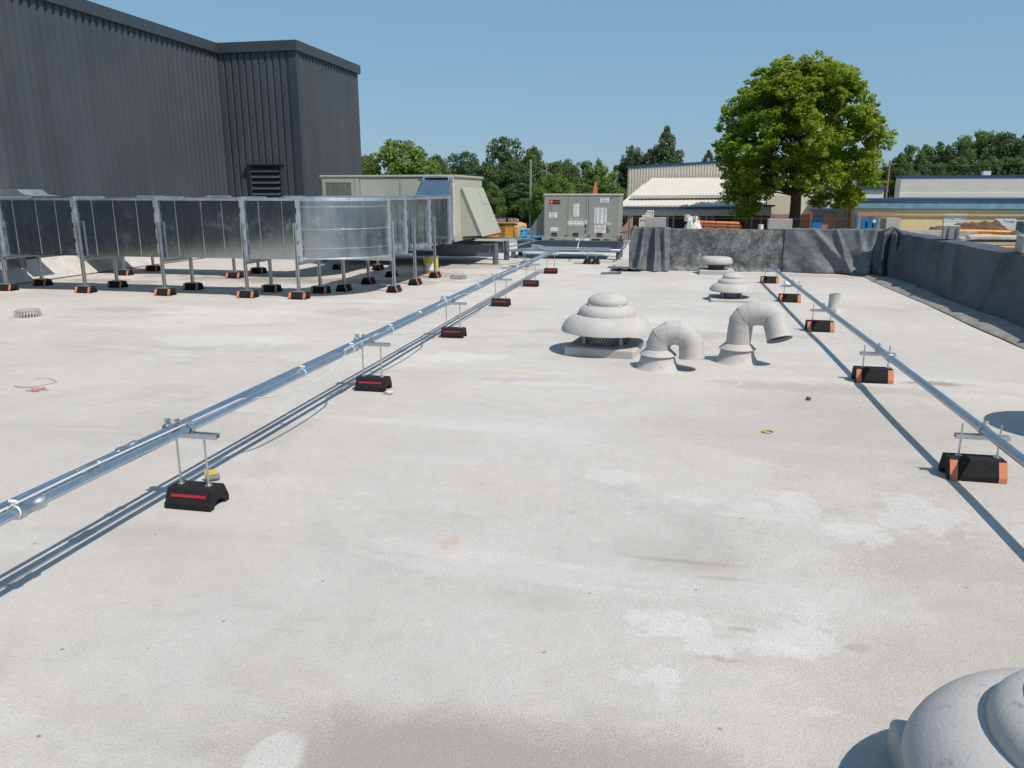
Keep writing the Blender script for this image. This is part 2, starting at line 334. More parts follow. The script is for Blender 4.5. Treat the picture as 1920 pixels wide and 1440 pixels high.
M = dict(
 roof=roof_mat(), vent=vent_mat(), galv=galv('galvanized sheet'), galvflange=galv('galvanized flange', (.6,.64,.67), (.82,.85,.87), .38, .55, False, .1),
 galvelbow=galv('galvanized elbow sheet', (.41,.435,.46), (.52,.545,.57), .17, .28, True, .05),
 strut=galv('galvanized strut', (.48,.51,.53), (.66,.69,.71), .35, .55, False, .05),
 emt=galv('conduit steel', (.46,.53,.60), (.58,.65,.71), .30, .44, False, .02), emtdull=galv('rigid conduit', (.38,.42,.46), (.50,.54,.58), .36, .5, False, .02),
 siding=siding_mat('charcoal siding', (.058,.069,.080), .17), trim=siding_mat('charcoal trim', (.043,.053,.065), .1, .42),
 flash=simple('white flashing', (.47,.46,.44), .8, bump=.2), rtu=siding_mat('beige grey unit paint', (.40,.405,.345), .05, .45), rtutan=siding_mat('tan unit paint', (.46,.45,.385), .05, .45),
 rtugrey=siding_mat('grey green unit paint', (.285,.30,.265), .06, .45), blue_steel=siding_mat('grey primed steel', (.115,.135,.165), .15, .5),
 black=simple('black plastic', (.012,.012,.014), .5), rubber=simple('recycled rubber', (.014,.014,.016), .85, var=.4, scale=90, bump=.8, bscale=160, spec=.3),
 orange=simple('orange reflective strip', (.58,.20,.105), .5, var=.12, scale=20), red=simple('red reflective strip', (.36,.02,.03), .35, var=.2, scale=60),
 white=simple('white label', (.78,.78,.78), .5, var=.05), ink=simple('label ink', (.10,.10,.12), .6), inkred=simple('red label ink', (.5,.08,.05), .6),
 logored=simple('red emblem', (.75,.03,.03), .4), blueink=simple('blue emblem', (.03,.15,.5), .4), lightblue=simple('light blue panel', (.10,.45,.75), .5),
 wallmem=membrane_mat('weathered black membrane', (.075,.082,.09), (.42,.42,.40), .6, 2.6), tarp=membrane_mat('dusty black sheet', (.095,.106,.118), (.29,.30,.30), .3, 1.6),
 tarpdark=membrane_mat('dark rubber sheet', (.055,.066,.080), (.18,.195,.205), .3, 2.4),
 cmu=simple('concrete block', (.36,.345,.325), .9, var=.08, scale=14, bump=.4, bscale=120), yellow=simple('yellow paint', (.80,.55,.015), .4, var=.06), lid=simple('metal lid', (.5,.5,.48), .35, .8),
 wood=simple('raw lumber', (.44,.33,.20), .8, var=.25, scale=5), plank=simple('weathered plank', (.46,.44,.40), .85, var=.25, scale=6), oranges=simple('orange painted steel', (.68,.30,.055), .5, var=.15), rackorange=simple('faded orange paint', (.52,.17,.06), .6, var=.3, scale=3), rust=simple('rusty steel', (.24,.085,.035), .8, var=.35, scale=5),
 cream=siding_mat('cream metal', (.80,.755,.66), .05, .55), creamroof=siding_mat('white metal roof', (.60,.575,.53), .04, .5), tanside=siding_mat('tan ribbed siding', (.64,.58,.515), .05, .55), stucco=simple('yellow stucco', (.74,.61,.36), .9, var=.08, scale=1.0), pale=siding_mat('pale panel', (.70,.67,.59), .05, .6),
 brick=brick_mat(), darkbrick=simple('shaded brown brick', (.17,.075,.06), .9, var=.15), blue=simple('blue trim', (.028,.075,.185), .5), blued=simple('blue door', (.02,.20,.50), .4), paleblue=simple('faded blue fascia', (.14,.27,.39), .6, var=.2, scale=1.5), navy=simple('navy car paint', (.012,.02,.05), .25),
 glass=simple('dark glass', (.015,.018,.022), .12), concrete=simple('concrete', (.38,.37,.35), .9), bark=simple('bark', (.075,.058,.045), .95, var=.4, scale=4, bump=.8, bscale=20), pole=simple('wood pole', (.27,.20,.14), .9, var=.2), greypole=simple('grey pole', (.30,.29,.27), .8),
 soil=soil_mat(), ground=ground_mat(), greenhouse=simple('pale green wall', (.34,.38,.24), .8), fence=simple('cedar fence', (.45,.27,.15), .85, var=.2), excav=simple('orange machine paint', (.70,.33,.04), .4, var=.1), wire=simple('wire', (.05,.05,.055), .6), cable=simple('pale cable', (.50,.51,.53), .5), stone=simple('pale stone', (.55,.50,.44), .9, var=.3, scale=40),
 wrap=simple('white building wrap', (.75,.76,.78), .5, var=.04), tarpwhite=simple('white plastic sheet', (.62,.58,.53), .5, var=.15, scale=3), salmon=simple('salmon cloth', (.75,.20,.12), .7),
 screen=simple('wire screen', (.06,.06,.06), .7), gold=simple('yellow rag', (.46,.33,.07), .8),
)
# ------------------------------------------------------------------ the setting
def structure(mb, name, mat, smooth=None): return tag(mb.build(name, mat, smooth=smooth), kind='structure')
g = MB(); n_ = 60
structure(MB().add([(-900,-300,-3.6),(900,-300,-3.6),(900,1400,-3.6),(-900,1400,-3.6)], [(0,1,2,3)]), 'ground', M['ground'])
# roof deck: one gently uneven sheet, L-shaped (beyond the far parapet there is no roof on the right)
def roof_z(x, y):
    near = np.clip((y - 2.0) / 2.5, 0, 1)
    z = 0.012 * near * fbm(x * .55, y * .55, 3, 3)
    for bx, by, rr, h in ((-.6,7.35,.75,.02),(-.06,6.65,.38,.035),(.62,7.05,.38,.035),(.86,11.4,.6,.02)):
        z = z + h * np.exp(-((x-bx)**2 + (y-by)**2) / rr**2)
    return z
rb = MB()
def roofpatch(x0, x1, y0, y1, st):
    xs = np.linspace(x0, x1, int((x1-x0)/st)+1); ys = np.linspace(y0, y1, int((y1-y0)/st)+1)
    XX, YY = np.meshgrid(xs, ys); rb.grid(np.stack([XX, YY, roof_z(XX, YY)], -1))
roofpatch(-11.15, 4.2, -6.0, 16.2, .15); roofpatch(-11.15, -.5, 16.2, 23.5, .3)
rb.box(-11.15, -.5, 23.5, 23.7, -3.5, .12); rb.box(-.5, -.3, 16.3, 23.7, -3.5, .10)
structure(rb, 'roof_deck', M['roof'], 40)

# ------------------------------------------------------------------ dark ribbed building on the left
WX, WY, CX, YE, ZT = -11.15, 18.45, -9.08, 22.25, 5.03
b = thing('building', 'charcoal ribbed metal building rising beside the roof on the left', 'building', (WX, WY, 0))
MB().corr((WX, -9, 0), (WX, WY, 0), .3, ZT-.1, (1,0,0), .183, .038).build('wall_panel', M['siding'], b)
MB().corr((WX, WY, 0), (CX-.16, WY, 0), .3, ZT-.1, (0,-1,0), .183, .038, .62, .07).build('wall_panel', M['siding'], b)
MB().corr((CX, WY+.14, 0), (CX, YE, 0), .3, ZT-.1, (1,0,0), .183, .038).build('wall_panel', M['siding'], b)
MB().box(CX-.16, CX+.045, WY-.045, WY+.14, .3, ZT-.12).build('corner_trim', M['trim'], b, bevel=.006)
fa = MB(); ft = .24
fa.box(WX-.35, WX+.10, -9, WY-.1, ZT-ft, ZT); fa.box(WX-.35, CX+.10, WY-.10, WY+.3, ZT-ft, ZT); fa.box(CX-.3, CX+.10, WY+.3, YE+.06, ZT-ft, ZT)
fa.build('fascia', M['trim'], b, bevel=.008)
MB().box(WX-8, WX-.35, -9, YE, ZT-.5, ZT-.06).build('roof', M['trim'], b)
MB().box(WX-8, CX-.05, YE-.1, YE, -3.6, ZT-.1).build('rear_wall', M['siding'], b)
fl = MB(); fl.prism([(WX, .36), (WX+.08, .36), (WX+.13, .30), (WX+.37, .012), (WX, .012)], 'Y', 9.0, WY-.1)
fl.box(WX+.1, CX+.12, WY-.12, WY-.01, 0.012, .33); fl.box(CX+.002, CX+.11, WY-.01, YE, 0.012, .33)
fl.build('base_flashing', M['flash'], b, bevel=.02)
lv = MB().box(-10.42, -9.60, WY-.06, WY-.042, 1.0, 2.17).build('louver', M['black'], b)
fr = MB()
for x in (-10.45, -9.62): fr.box(x, x+.055, WY-.11, WY-.043, 1.0, 2.17)
fr.box(-10.56, -9.52, WY-.16, WY-.043, 2.17, 2.205); fr.build('frame', M['trim'], lv)
for i in range(8):
    MB().obox(((-10.02), WY-.085, 1.07 + i*.14), .76, .012, .135, rx=R(-38)).build('slat', M['trim'], lv)

# ------------------------------------------------------------------ air duct runs
ZB, ZD = .56, 1.41
def flange_ring(mb, x, y0, y1, axis='X', w=.05, t=.03, z0=ZB, z1=ZD):
    def bx(a0, a1, c0, c1, z0_, z1_):
        mb.box(a0, a1, c0, c1, z0_, z1_) if axis == 'X' else mb.box(c0, c1, a0, a1, z0_, z1_)
    a0, a1 = x - w/2, x + w/2
    bx(a0, a1, y0-t, y0-.001, z0-t, z1+t); bx(a0, a1, y1+.001, y1+t, z0-t, z1+t); bx(a0, a1, y0, y1, z1+.001, z1+t); bx(a0, a1, y0, y1, z0-t, z0-.001)
    # bolted corner pieces and slip cleats, slightly proud
    for zz in (z1-.02, z1-.25, z1-.48, z1-.7):
        bx(a0-.012, a1+.012, y0-t-.006, y0-t-.001, zz-.1, zz+.05); bx(a0-.012, a1+.012, y1+t+.001, y1+t+.006, zz-.1, zz+.05)
    bx(a0-.014, a1+.014, y0+.05, y1-.05, z1+t+.001, z1+t+.006)
def duct_section(par, a0, a1, c0, c1, axis='X', nbead=3, z0=ZB, z1=ZD):
    mb = MB(); mb.box(a0, a1, c0, c1, z0, z1) if axis == 'X' else mb.box(c0, c1, a0, a1, z0, z1)
    be = sm = mb
    for i in range(nbead):
        a = a0 + (a1-a0) * (i + .8 + random.uniform(-.1, .1)) / (nbead + .6)
        for c, s_ in ((c0, -1), (c1, 1)):
            P = [(a-.009, c+s_*.001), (a+.009, c+s_*.001), (a, c+s_*.006)]
            if axis == 'X': be.prism(P, 'Z', z0+.02, z1-.02)
            else: be.prism([(q, p) for p, q in P], 'Z', z0+.02, z1-.02)
    if axis == 'X':
        sm.box(a0+.03, a1-.03, c0-.006, c0-.001, z1-.03, z1+.004)
        sm.obox(((a0+a1)/2 + .03, c0-.004, (z0+z1)/2), .018, .008, .018)
    else:
        sm.box(c1+.001, c1+.006, a0+.03, a1-.03, z1-.03, z1+.004)
        sm.obox((c1+.004, (a0+a1)/2 + .03, (z0+z1)/2), .008, .018, .018)
    o = mb.build('duct_section', M['galv'], par); q = MB()
    if axis == 'X': q.box(a0+.026, a1-.026, c0-.012, c0-.0065, z1-.022, z1+.012)
    else: q.box(c1+.0065, c1+.012, a0+.026, a1-.026, z1-.022, z1+.012)
    q.build('seam', M['galvflange'], o); return o
def elbow(par, cx, cy, rxi, ryi, rxo, ryo, n=28):
    # quarter turn from running along X to running along Y; centre (cx, cy), angle -90..0
    th = np.linspace(-math.pi/2, 0, n)
    def pt(rx, ry, z): return np.stack([cx + rx*np.cos(th), cy + ry*np.sin(th), np.full(n, z)], -1)
    mb = MB(); mb.grid(np.stack([pt(rxo,ryo,ZB), pt(rxo,ryo,ZD)])); mb.grid(np.stack([pt(rxi,ryi,ZB), pt(rxi,ryi,ZD)]))
    mb.grid(np.stack([pt(rxi,ryi,ZD), pt(rxo,ryo,ZD)])); mb.grid(np.stack([pt(rxi,ryi,ZB), pt(rxo,ryo,ZB)]))
    e = mb.build('elbow', M['galvelbow'], par, smooth=40)
    s = MB()
    for z, t_ in ((ZD-.012,.03), (ZD-.10,.007), (ZD-.115,.004), (ZB+.43,.010), (ZB+.16,.007), (ZB+.012,.024)):
        s.grid(np.stack([pt(rxo+.004,ryo+.004,z-t_/2), pt(rxo+.010,ryo+.010,z-t_/3), pt(rxo+.010,ryo+.010,z+t_/3), pt(rxo+.004,ryo+.004,z+t_/2)]))
    for z in (ZD+.001,):
        s.grid(np.stack([pt(rxo-.05,ryo-.05,z), pt(rxo-.045,ryo-.045,z+.02), pt(rxo+.008,ryo+.008,z+.02), pt(rxo+.010,ryo+.010,z-.01)]))
    s.build('seam', M['galvflange'], e, smooth=30)
    return e
DY0, DY1 = 10.42, 11.02
d1 = thing('air_duct', 'long galvanized rectangular duct in front, turning back at a rounded elbow', 'duct', (-7.5, 10.7, 0))
JX = [-13.0, -11.6, -10.24, -8.88, -7.48, -6.09, -5.22]
for a, c in zip(JX[:-1], JX[1:]): duct_section(d1, a, c, DY0, DY1, 'X', 3 if c-a > 1 else 2)
for x in JX[1:]:
    f = MB(); flange_ring(f, x, DY0, DY1); f.build('flange', M['galvflange'], d1, bevel=.003)
ECX, ECY = -5.22, 11.36
elbow(d1, ECX, ECY, ECX*0+.27, ECY-DY1, .98, ECY-DY0)
RX0, RX1 = -4.95, -4.24
JY = [11.36, 12.12, 13.40, 14.72]
for i, (a, c) in enumerate(zip(JY[:-1], JY[1:])): duct_section(d1, a, c, RX0, RX1, 'Y', (1, 3, 3)[i])
for y in JY:
    f = MB(); flange_ring(f, y, RX0, RX1, 'Y'); f.build('flange', M['galvflange'], d1, bevel=.003)
tr = MB().hexa([(RX0,14.73,ZB),(RX1,14.73,ZB),(-4.42,15.50,ZB),(RX0,15.50,ZB)], [(RX0,14.73,ZD),(RX1,14.73,ZD),(-4.42,15.50,1.79),(RX0,15.50,1.79)])
t_ = tr.build('transition', M['galvelbow'], d1, bevel=.004)
f = MB(); f.box(-4.47, -4.36, 15.47, 15.515, ZB, 1.81); f.box(RX0-.04, -4.47, 15.44, 15.515, 1.792, 1.83); f.box(RX0-.05, RX0-.002, 15.44, 15.515, ZB, 1.79); f.build('flange', M['galvflange'], t_, bevel=.003)
f = MB()
f.tube([(-4.365 + random.uniform(-.006,.006), 15.46, z) for z in np.arange(.62, 1.8, .03)], [random.uniform(.014,.026) for z in np.arange(.62, 1.8, .03)], 8)
f.build('sealant', M['flash'], t_, smooth=60)
MB().box(-11.0, -10.40, 10.58, 10.98, .30, .558).build('branch_drop', M['galv'], d1, bevel=.004)

d2 = thing('air_duct', 'second galvanized duct partly hidden behind the front duct, ending at the big tan unit', 'duct', (-8, 13.2, 0))
EY0, EY1 = 12.86, 13.56
for a, c in ((-11.0,-9.6),(-9.6,-8.2),(-8.2,-6.7)): duct_section(d2, a, c, EY0, EY1, 'X', 3)
for x in (-9.6,-8.2,-6.7):
    f = MB(); flange_ring(f, x, EY0, EY1); f.build('flange', M['galvflange'], d2, bevel=.003)
elbow(d2, -6.7, 13.86, .2, .30, .9, 1.0)
duct_section(d2, 13.86, 15.5, -6.5, -5.8, 'Y', 3)
f = MB(); flange_ring(f, 13.86, -6.5, -5.8, 'Y'); f.build('flange', M['galvflange'], d2, bevel=.003)
MB().prism([(-11.1,1.445),(-10.05,1.445),(-10.3,1.47),(-10.42,1.55),(-11.1,1.55)], 'Y', 11.05, 11.55).build('offset_fitting', M['galvflange'], d1, bevel=.006)

# ------------------------------------------------------------------ rubber-foot duct stands
def block_poly(w, h, arch=True):       # trapezoid with an arched tunnel underneath
    p = [(-w/2, 0), (-w/2, .03), (-w*.30, h), (w*.30, h), (w/2, .03), (w/2, 0)]
    if arch:
        a = w*.28
        p += [(a*math.cos(t), a*.75*math.sin(t)) for t in np.linspace(0, math.pi, 9)]
    return p
def rubber_foot(parent, c, L, w, h, axis, strip='orange', name='rubber_block'):
    cx, cy = c; poly = block_poly(w, h)
    mb = MB()
    if axis == 'X': mb.prism([(cy+u, v) for u, v in poly], 'X', cx-L/2, cx+L/2)
    else: mb.prism([(cx+u, v) for u, v in poly], 'Y', cy-L/2, cy+L/2)
    o = mb.build(name, M['rubber'], parent, bevel=.004)
    if strip == 'orange':
        for sg in (-1, 1):
            e = .0025; q0, q1 = (L/2 - .042, L/2 - .004) if L > .2 else (L/2-.03, L/2-.004)
            if sg < 0: q0, q1 = -q1, -q0
            zt = h - .006; ut = -w/2 + (zt - .03)/(h - .03)*.2*w
            for fl_ in (1, -1):
                st = MB(); P = [(-w/2-e, .004), (-w/2-e, .031), (ut-e, zt+.001), (ut+.004, zt-.004), (-w/2+.004, .03), (-w/2+.004, .004)]
                Q = [(u*fl_, v) for u, v in P]
                if axis == 'X': st.prism([(cy+u, v) for u, v in Q], 'X', cx+q0, cx+q1)
                else: st.prism([(cx+u, v) for u, v in Q], 'Y', cy+q0, cy+q1)
                st.build('reflective_strip', M['orange'], o)
    else:
        dy = w/2 - w*.30; s0 = (0.45, .62); P = []
        for k in s0: P.append((-w/2 + dy*(k), .03 + (h-.03)*k))
        st = MB(); e = .003
        st.prism([(cy+P[0][0]-e, P[0][1]), (cy+P[1][0]-e, P[1][1]), (cy+P[1][0]+.004, P[1][1]), (cy+P[0][0]+.004, P[0][1])], 'X', cx-L*.38, cx+L*.38)
        st.build('reflective_strip', M['red'], o)
    return o
def post(parent, x, y, z0, z1, axis='Y'):
    s = .041; mb = MB()
    mb.box(x-s/2, x-s/2+.006, y-s/2, y+s/2, z0, z1); mb.box(x+s/2-.006, x+s/2, y-s/2, y+s/2, z0, z1); mb.box(x-s/2+.006, x+s/2-.006, y+s/2-.006, y+s/2, z0, z1)
    mb.box(x-s/2+.006, x-s/2+.013, y-s/2, y-s/2+.005, z0, z1); mb.box(x+s/2-.013, x+s/2-.006, y-s/2, y-s/2+.005, z0, z1)
    z = z0 + .08
    while z < z1 - .03:
        mb.obox((x, y+s/2-.007, z), .016, .003, .028); z += .10
    o = mb.build('post', M['strut'], parent)
    return o
def duct_stand(label, p0, p1, axis, topz=1.08):
    t = thing('duct_stand', label, 'stand', ((p0[0]+p1[0])/2, (p0[1]+p1[1])/2, 0), group='rubber-footed stands under the ducts')
    for x, y in (p0, p1):
        rubber_foot(t, (x, y), .27, .17, .105, axis)
        MB().obox((x, y, .110), .10 if axis == 'Y' else .2, .2 if axis == 'Y' else .10, .008).build('base_plate', M['strut'], t)
        post(t, x, y, .114, topz)
    MB().bar((p0[0], p0[1], ZB-.055), (p1[0], p1[1], ZB-.055), .041, .041).build('crossbar', M['strut'], t)
    return t
for x, s in ((-11.6,'at the far left, below the first duct joint in view'),(-10.24,'under the second front duct section from the left edge'),(-8.82,'at the front duct joint nearest the white wall flashing'),(-7.45,'at the front duct joint right of the grey roof drain'),(-6.09,'one joint left of the rounded elbow'),(-5.27,'at the left end of the rounded elbow')):
    duct_stand('post stand ' + s, (x, 10.365), (x, 11.075), 'X')
for y, s in ((11.40,'at the right end of the rounded elbow'),(12.42,'in the middle of the right duct leg'),(13.55,'beside the yellow pail')):
    duct_stand('post stand ' + s, (-5.02, y), (-4.19, y), 'Y')
for x, s in ((-10.0,'behind the wall side of the front duct'),(-7.74,'behind the middle of the front duct')):
    duct_stand('shaded post stand under the rear duct, ' + s, (x, 12.79), (x, 13.63), 'X')
duct_stand('shaded post stand under the rear duct, behind the rounded elbow', (-6.57, 14.7), (-5.73, 14.7), 'Y')

# ------------------------------------------------------------------ big tan rooftop unit on steel beams
X0, X1, Y0, Y1, Z0, Z1 = -7.23, -4.36, 15.54, 17.9, .56, 1.80
u = thing('rooftop_unit', 'large tan rooftop air unit with intake hood, behind the ducts', 'air conditioner', (-5.8, 16.7, 0))
MB().box(X0, X1, Y0, Y1, Z0+.08, Z1).build('cabinet', M['rtutan'], u, bevel=.012)
MB().box(X0-.03, X1+.03, Y0-.03, Y1+.03, Z1+.001, Z1+.05).build('top_cover', M['rtu'], u, bevel=.012)
br = MB(); br.box(X0-.02, X1+.02, Y0-.02, Y1+.02, Z0-.04, Z0+.079); o = br.build('base_rail', M['rtu'], u, bevel=.006)
h = MB()
for dx in (.07, .19): h.tube([(X1-dx, Y0-.024, Z0+.02), (X1-dx, Y0-.018, Z0+.02)], .035, 14)
h.build('lifting_hole', M['black'], o)
for a, c in ((X0+.86, X0+1.72), (X0+1.74, X0+2.1)):
    MB().box(a, c, Y0-.012, Y0-.001, Z0+.12, Z1-.03).build('access_panel', M['rtutan'], u, bevel=.004)
for a in (X0+.83, X0+1.73):
    MB().box(a-.015, a+.008, Y0-.02, Y0-.0125, Z0+.12, Z1-.02).build('corner_post', M['rtu'], u)
g_ = MB().box(X0+.10, X0+.66, Y0-.010, Y0-.001, Z0+.2, Z1-.1).build('coil_guard', M['screen'], u)
k = MB()
for x in np.arange(X0+.115, X0+.655, .028): k.tube([(x, Y0-.014, Z0+.2), (x, Y0-.014, Z1-.1)], .004, 5)
for z in np.arange(Z0+.22, Z1-.1, .035): k.tube([(X0+.1, Y0-.014, z), (X0+.66, Y0-.014, z)], .003, 5)
k.build('guard_wire', simple('guard wire', (.34,.34,.30), .5), g_)
fr = MB()
for a in (X0+.02, X0+.66, X0+.74): fr.box(a, a+.07, Y0-.022, Y0-.0005, Z0+.1, Z1-.02)
fr.box(X0+.09, X0+.66, Y0-.021, Y0-.0005, Z1-.099, Z1-.02); fr.build('guard_frame', M['rtu'], g_, bevel=.004)
HY0, HY1 = 16.02, 17.78
hd = MB().hexa([(X1+.002,HY0,.60),(X1+.44,HY0,.62),(X1+.44,HY1,.62),(X1+.002,HY1,.60)], [(X1+.002,HY0,1.58),(X1+.03,HY0,1.59),(X1+.03,HY1,1.59),(X1+.002,HY1,1.58)]).build('intake_hood', M['rtu'], u, bevel=.006)
def hp(y, z, o): t = (1.59 - z) / .97; return (X1+.03+.41*t + o, y, z + o*.42)
MB().hexa([hp(HY0-.03,.60,.002), hp(HY0-.03,.60,.022), hp(HY1+.03,.60,.022), hp(HY1+.03,.60,.002)], [hp(HY0-.03,1.60,.002), hp(HY0-.03,1.60,.022), hp(HY1+.03,1.60,.022), hp(HY1+.03,1.60,.002)]).build('slanted_panel', M['rtu'], hd, bevel=.004)
MB().hexa([hp(17.18,1.24,.024), hp(17.18,1.24,.034), hp(17.62,1.24,.034), hp(17.62,1.24,.024)], [hp(17.18,1.52,.024), hp(17.18,1.52,.034), hp(17.62,1.52,.034), hp(17.62,1.52,.024)]).build('hatch', M['rtu'], hd, bevel=.005)
MB().box(X1+.04, X1+.43, HY0+.03, HY1-.03, .575, .598).build('filter_screen', M['screen'], hd)

def wbeam(mb, a, c, z0, z1, w=.13):
    a = Vector((*a, 0)); c = Vector((*c, 0)); d = (c-a).normalized(); n = Vector((-d.y, d.x, 0))
    for (za, zb, ww) in ((z0, z0+.014, w), (z1-.014, z1, w), (z0+.0145, z1-.0145, .012)):
        q = [a - n*ww/2, a + n*ww/2, c + n*ww/2, c - n*ww/2]
        mb.hexa([(p.x,p.y,za) for p in q], [(p.x,p.y,zb) for p in q])
sf = thing('equipment_platform', 'grey steel beam frame on round posts under the large tan unit', 'platform', (-5.4, 16.8, 0))
for a, c in (((-7.6,16.40),(-3.78,16.40)), ((-7.6,17.55),(-3.78,17.55))):
    m = MB(); wbeam(m, a, c, .16, .42); m.build('beam', M['blue_steel'], sf)
for a, c in (((-7.0,15.5),(-7.0,17.9)), ((-4.55,15.5),(-4.55,17.9))):
    m = MB(); wbeam(m, a, c, .425, .515, .10); m.build('beam', M['blue_steel'], sf)
for x in (-7.66, -3.71):
    for y in (16.40, 17.55):
        MB().tube([(x,y,-.005),(x,y,.435)], .062, 20).build('post', M['blue_steel'], sf, smooth=40, bevel=.004)

# ------------------------------------------------------------------ small grey unit with labels
sx0, sx1, sy0, sy1, sz0, sz1 = -2.94, -1.19, 18.0, 19.05, .43, 1.47
su = thing('rooftop_unit', 'grey packaged rooftop air unit covered in white labels, on blue-grey beams', 'air conditioner', (-2.07, 18.5, 0))
MB().box(sx0, sx1, sy0, sy1, sz0+.075, sz1-.045).build('cabinet', M['rtugrey'], su, bevel=.025, seg=3)
MB().box(sx0-.012, sx1+.012, sy0-.014, sy1+.012, sz1-.044, sz1+.005).build('top_cover', M['rtu'], su, bevel=.02, seg=3)
rl = MB().box(sx0-.03, sx1-.05, sy0-.02, sy1+.02, sz0, sz0+.0745).build('base_rail', siding_mat('rail paint', (.30,.325,.32), .05, .5), su, bevel=.005)
S = lambda cx_: sx0 + (cx_-770) / (1690-770) * (sx1-sx0)
T = lambda cy_: sz1 - (cy_-205) / (760-205) * (sz1-sz0)
for a, c in ((785,1055),(1072,1278),(1320,1605)):
    p = MB().box(S(a), S(c), sy0-.010, sy0-.001, T(728), T(235)).build('access_panel', M['rtugrey'], su, bevel=.004)
    cx_ = {785:907, 1072:1168, 1320:1457}[a]
    hnd = MB().box(S(cx_-33), S(cx_+33), sy0-.016, sy0-.0105, T(712), T(668)).build('handle', M['black'], p, bevel=.006)
    MB().box(S(cx_-24), S(cx_+24), sy0-.019, sy0-.0165, T(704), T(690)).build('grip', M['ink'], hnd)
cp = MB()
for a in (1062, 1300): cp.box(S(a)-.006, S(a)+.006, sy0-.014, sy0-.0105, T(728), T(235))
cp.build('mullion', M['rtu'], su)
fs = MB()
for a, c in ((860,885),(890,910),(1365,1465),(1515,1540),(1550,1570)): fs.box(S(a), S(c), sy0-.023, sy0-.0205, T(752), T(738))
fs.build('fork_slot', M['black'], rl)
MB().box(S(1020), S(1118), sy0-.023, sy0-.0205, T(752), T(736)).build('fork_slot', M['wood'], rl)
MB().box(S(1172), S(1340), sy0-.0225, sy0-.0205, T(758), T(733)).build('label', M['white'], rl)
def text(body, size, loc, mat, parent, name='lettering', rx=math.pi/2, rz=0.0, depth=.0008, shear=0.0, sx=1.0, align='CENTER'):
    c = bpy.data.curves.new(name, 'FONT'); c.body = body; c.size = size; c.align_x = align; c.align_y = 'CENTER'; c.extrude = depth; c.shear = shear
    o = bpy.data.objects.new(name, c); COL.objects.link(o)
    me = bpy.data.meshes.new_from_object(o.evaluated_get(bpy.context.evaluated_depsgraph_get()))
    bpy.data.objects.remove(o); me.transform(Matrix.Translation(Vector(loc)) @ Matrix.Rotation(rz, 4, 'Z') @ Matrix.Rotation(rx, 4, 'X') @ Matrix.Diagonal((sx,1,1,1)))
    me.materials.clear(); me.materials.append(mat)
    q = bpy.data.objects.new(name, me); COL.objects.link(q)
    if parent is not None:
        l = Vector((0,0,0)); p = parent
        while p is not None: l += p.location; p = p.parent
        me.transform(Matrix.Translation(-l)); q.parent = parent
    return q
# children of an Empty at su.location: parts of parts inherit the root's offset, handled by _sub below
def sub(mb, name, mat, parent, **k):
    o = mb.build(name, mat, parent, **k); return o
def label(x0, x1, z0, z1, mat='white', rows=0, cols=1, ink='ink'):
    o = MB().box(S(x0), S(x1), sy0-.0135, sy0-.0105, T(z1), T(z0)).build('label', M[mat], su)
    if rows:
        m = MB()
        for c in range(cols):
            for r_ in range(rows):
                a = x0 + (x1-x0) * (c + .12) / cols; e = x0 + (x1-x0) * (c + random.uniform(.6, .9)) / cols
                z = z0 + (z1-z0) * (r_ + .5) / rows; hh = (z1-z0) / rows * .16
                m.box(S(a), S(e), sy0-.0145, sy0-.0137, T(z+hh), T(z-hh))
        m.build('print', M[ink], o)
    return o
lg = label(842, 974, 275, 326, 'black')
MB().tube([(S(868), sy0-.0145, T(299)), (S(868), sy0-.0137, T(299))], .043, 24).build('emblem', M['logored'], lg)
MB().tube([(S(868), sy0-.0152, T(299)), (S(868), sy0-.0147, T(299))], .022, 24).build('emblem_ring', simple('emblem pale ring', (.8,.25,.22), .5), lg)
text('TRANE', .062, (S(936), sy0-.0142, T(300)), M['logored'], lg, sx=.85)
label(842, 890, 345, 420, 'lid', 3); label(842, 940, 424, 486, 'white', 3, 1, 'blueink'); label(858, 955, 602, 650, 'white', 3, 4)
label(1138, 1205, 320, 475, 'white', 6, 1, 'inkred'); label(1070, 1268, 524, 578, 'white', 2, 6)
for i in range(3): label(1090+i*58, 1138+i*58, 487, 522, 'rtu')
label(1455, 1560, 250, 305, 'white', 3); label(1576, 1600, 265, 280, 'lightblue'); label(1574, 1602, 238, 260, 'blueink')
label(1387, 1535, 366, 556, 'white', 14, 3); label(1395, 1458, 568, 610, 'white', 3); label(1465, 1530, 568, 610, 'white', 3, 1, 'inkred'); label(1395, 1530, 614, 665, 'white', 4, 1, 'inkred'); label(1540, 1585, 543, 570, 'white', 1); label(1278, 1306, 508, 560, 'white', 3, 1, 'inkred')
kn = MB()
for z, r_ in ((585,.035),(648,.026),(692,.030)): kn.tube([(S(1291), sy0-.012, T(z)), (S(1291), sy0-.004, T(z))], r_, 16)
for x in (1045, 1335): kn.tube([(S(x), sy0-.013, T(706)), (S(x), sy0-.0105, T(706))], .018, 14)
kn.build('knockout', M['black'], su)
m = MB(); m.box(S(1548), S(1556), sy0-.03, sy0-.0105, T(636), T(578)); m.box(S(1556), S(1578), sy0-.03, sy0-.015, T(636), T(622)); m.build('latch_handle', M['blue_steel'], su)
MB().prism([(-3.36,.54),(sx0-.001,.53),(sx0-.001,1.10),(-2.99,1.10)], 'Y', 18.12, 18.95).build('intake_hood', siding_mat('hood paint', (.16,.175,.165), .08, .5), su, bevel=.006)
sg = thing('equipment_platform', 'low blue-grey steel beams carrying the small labelled unit', 'platform', (-2.3, 18.5, 0))
for a, c in (((-3.55,18.02),(-1.15,18.02)), ((-3.55,19.0),(-1.15,19.0))):
    m = MB(); wbeam(m, a, c, .17, .425); m.build('beam', M['blue_steel'], sg)
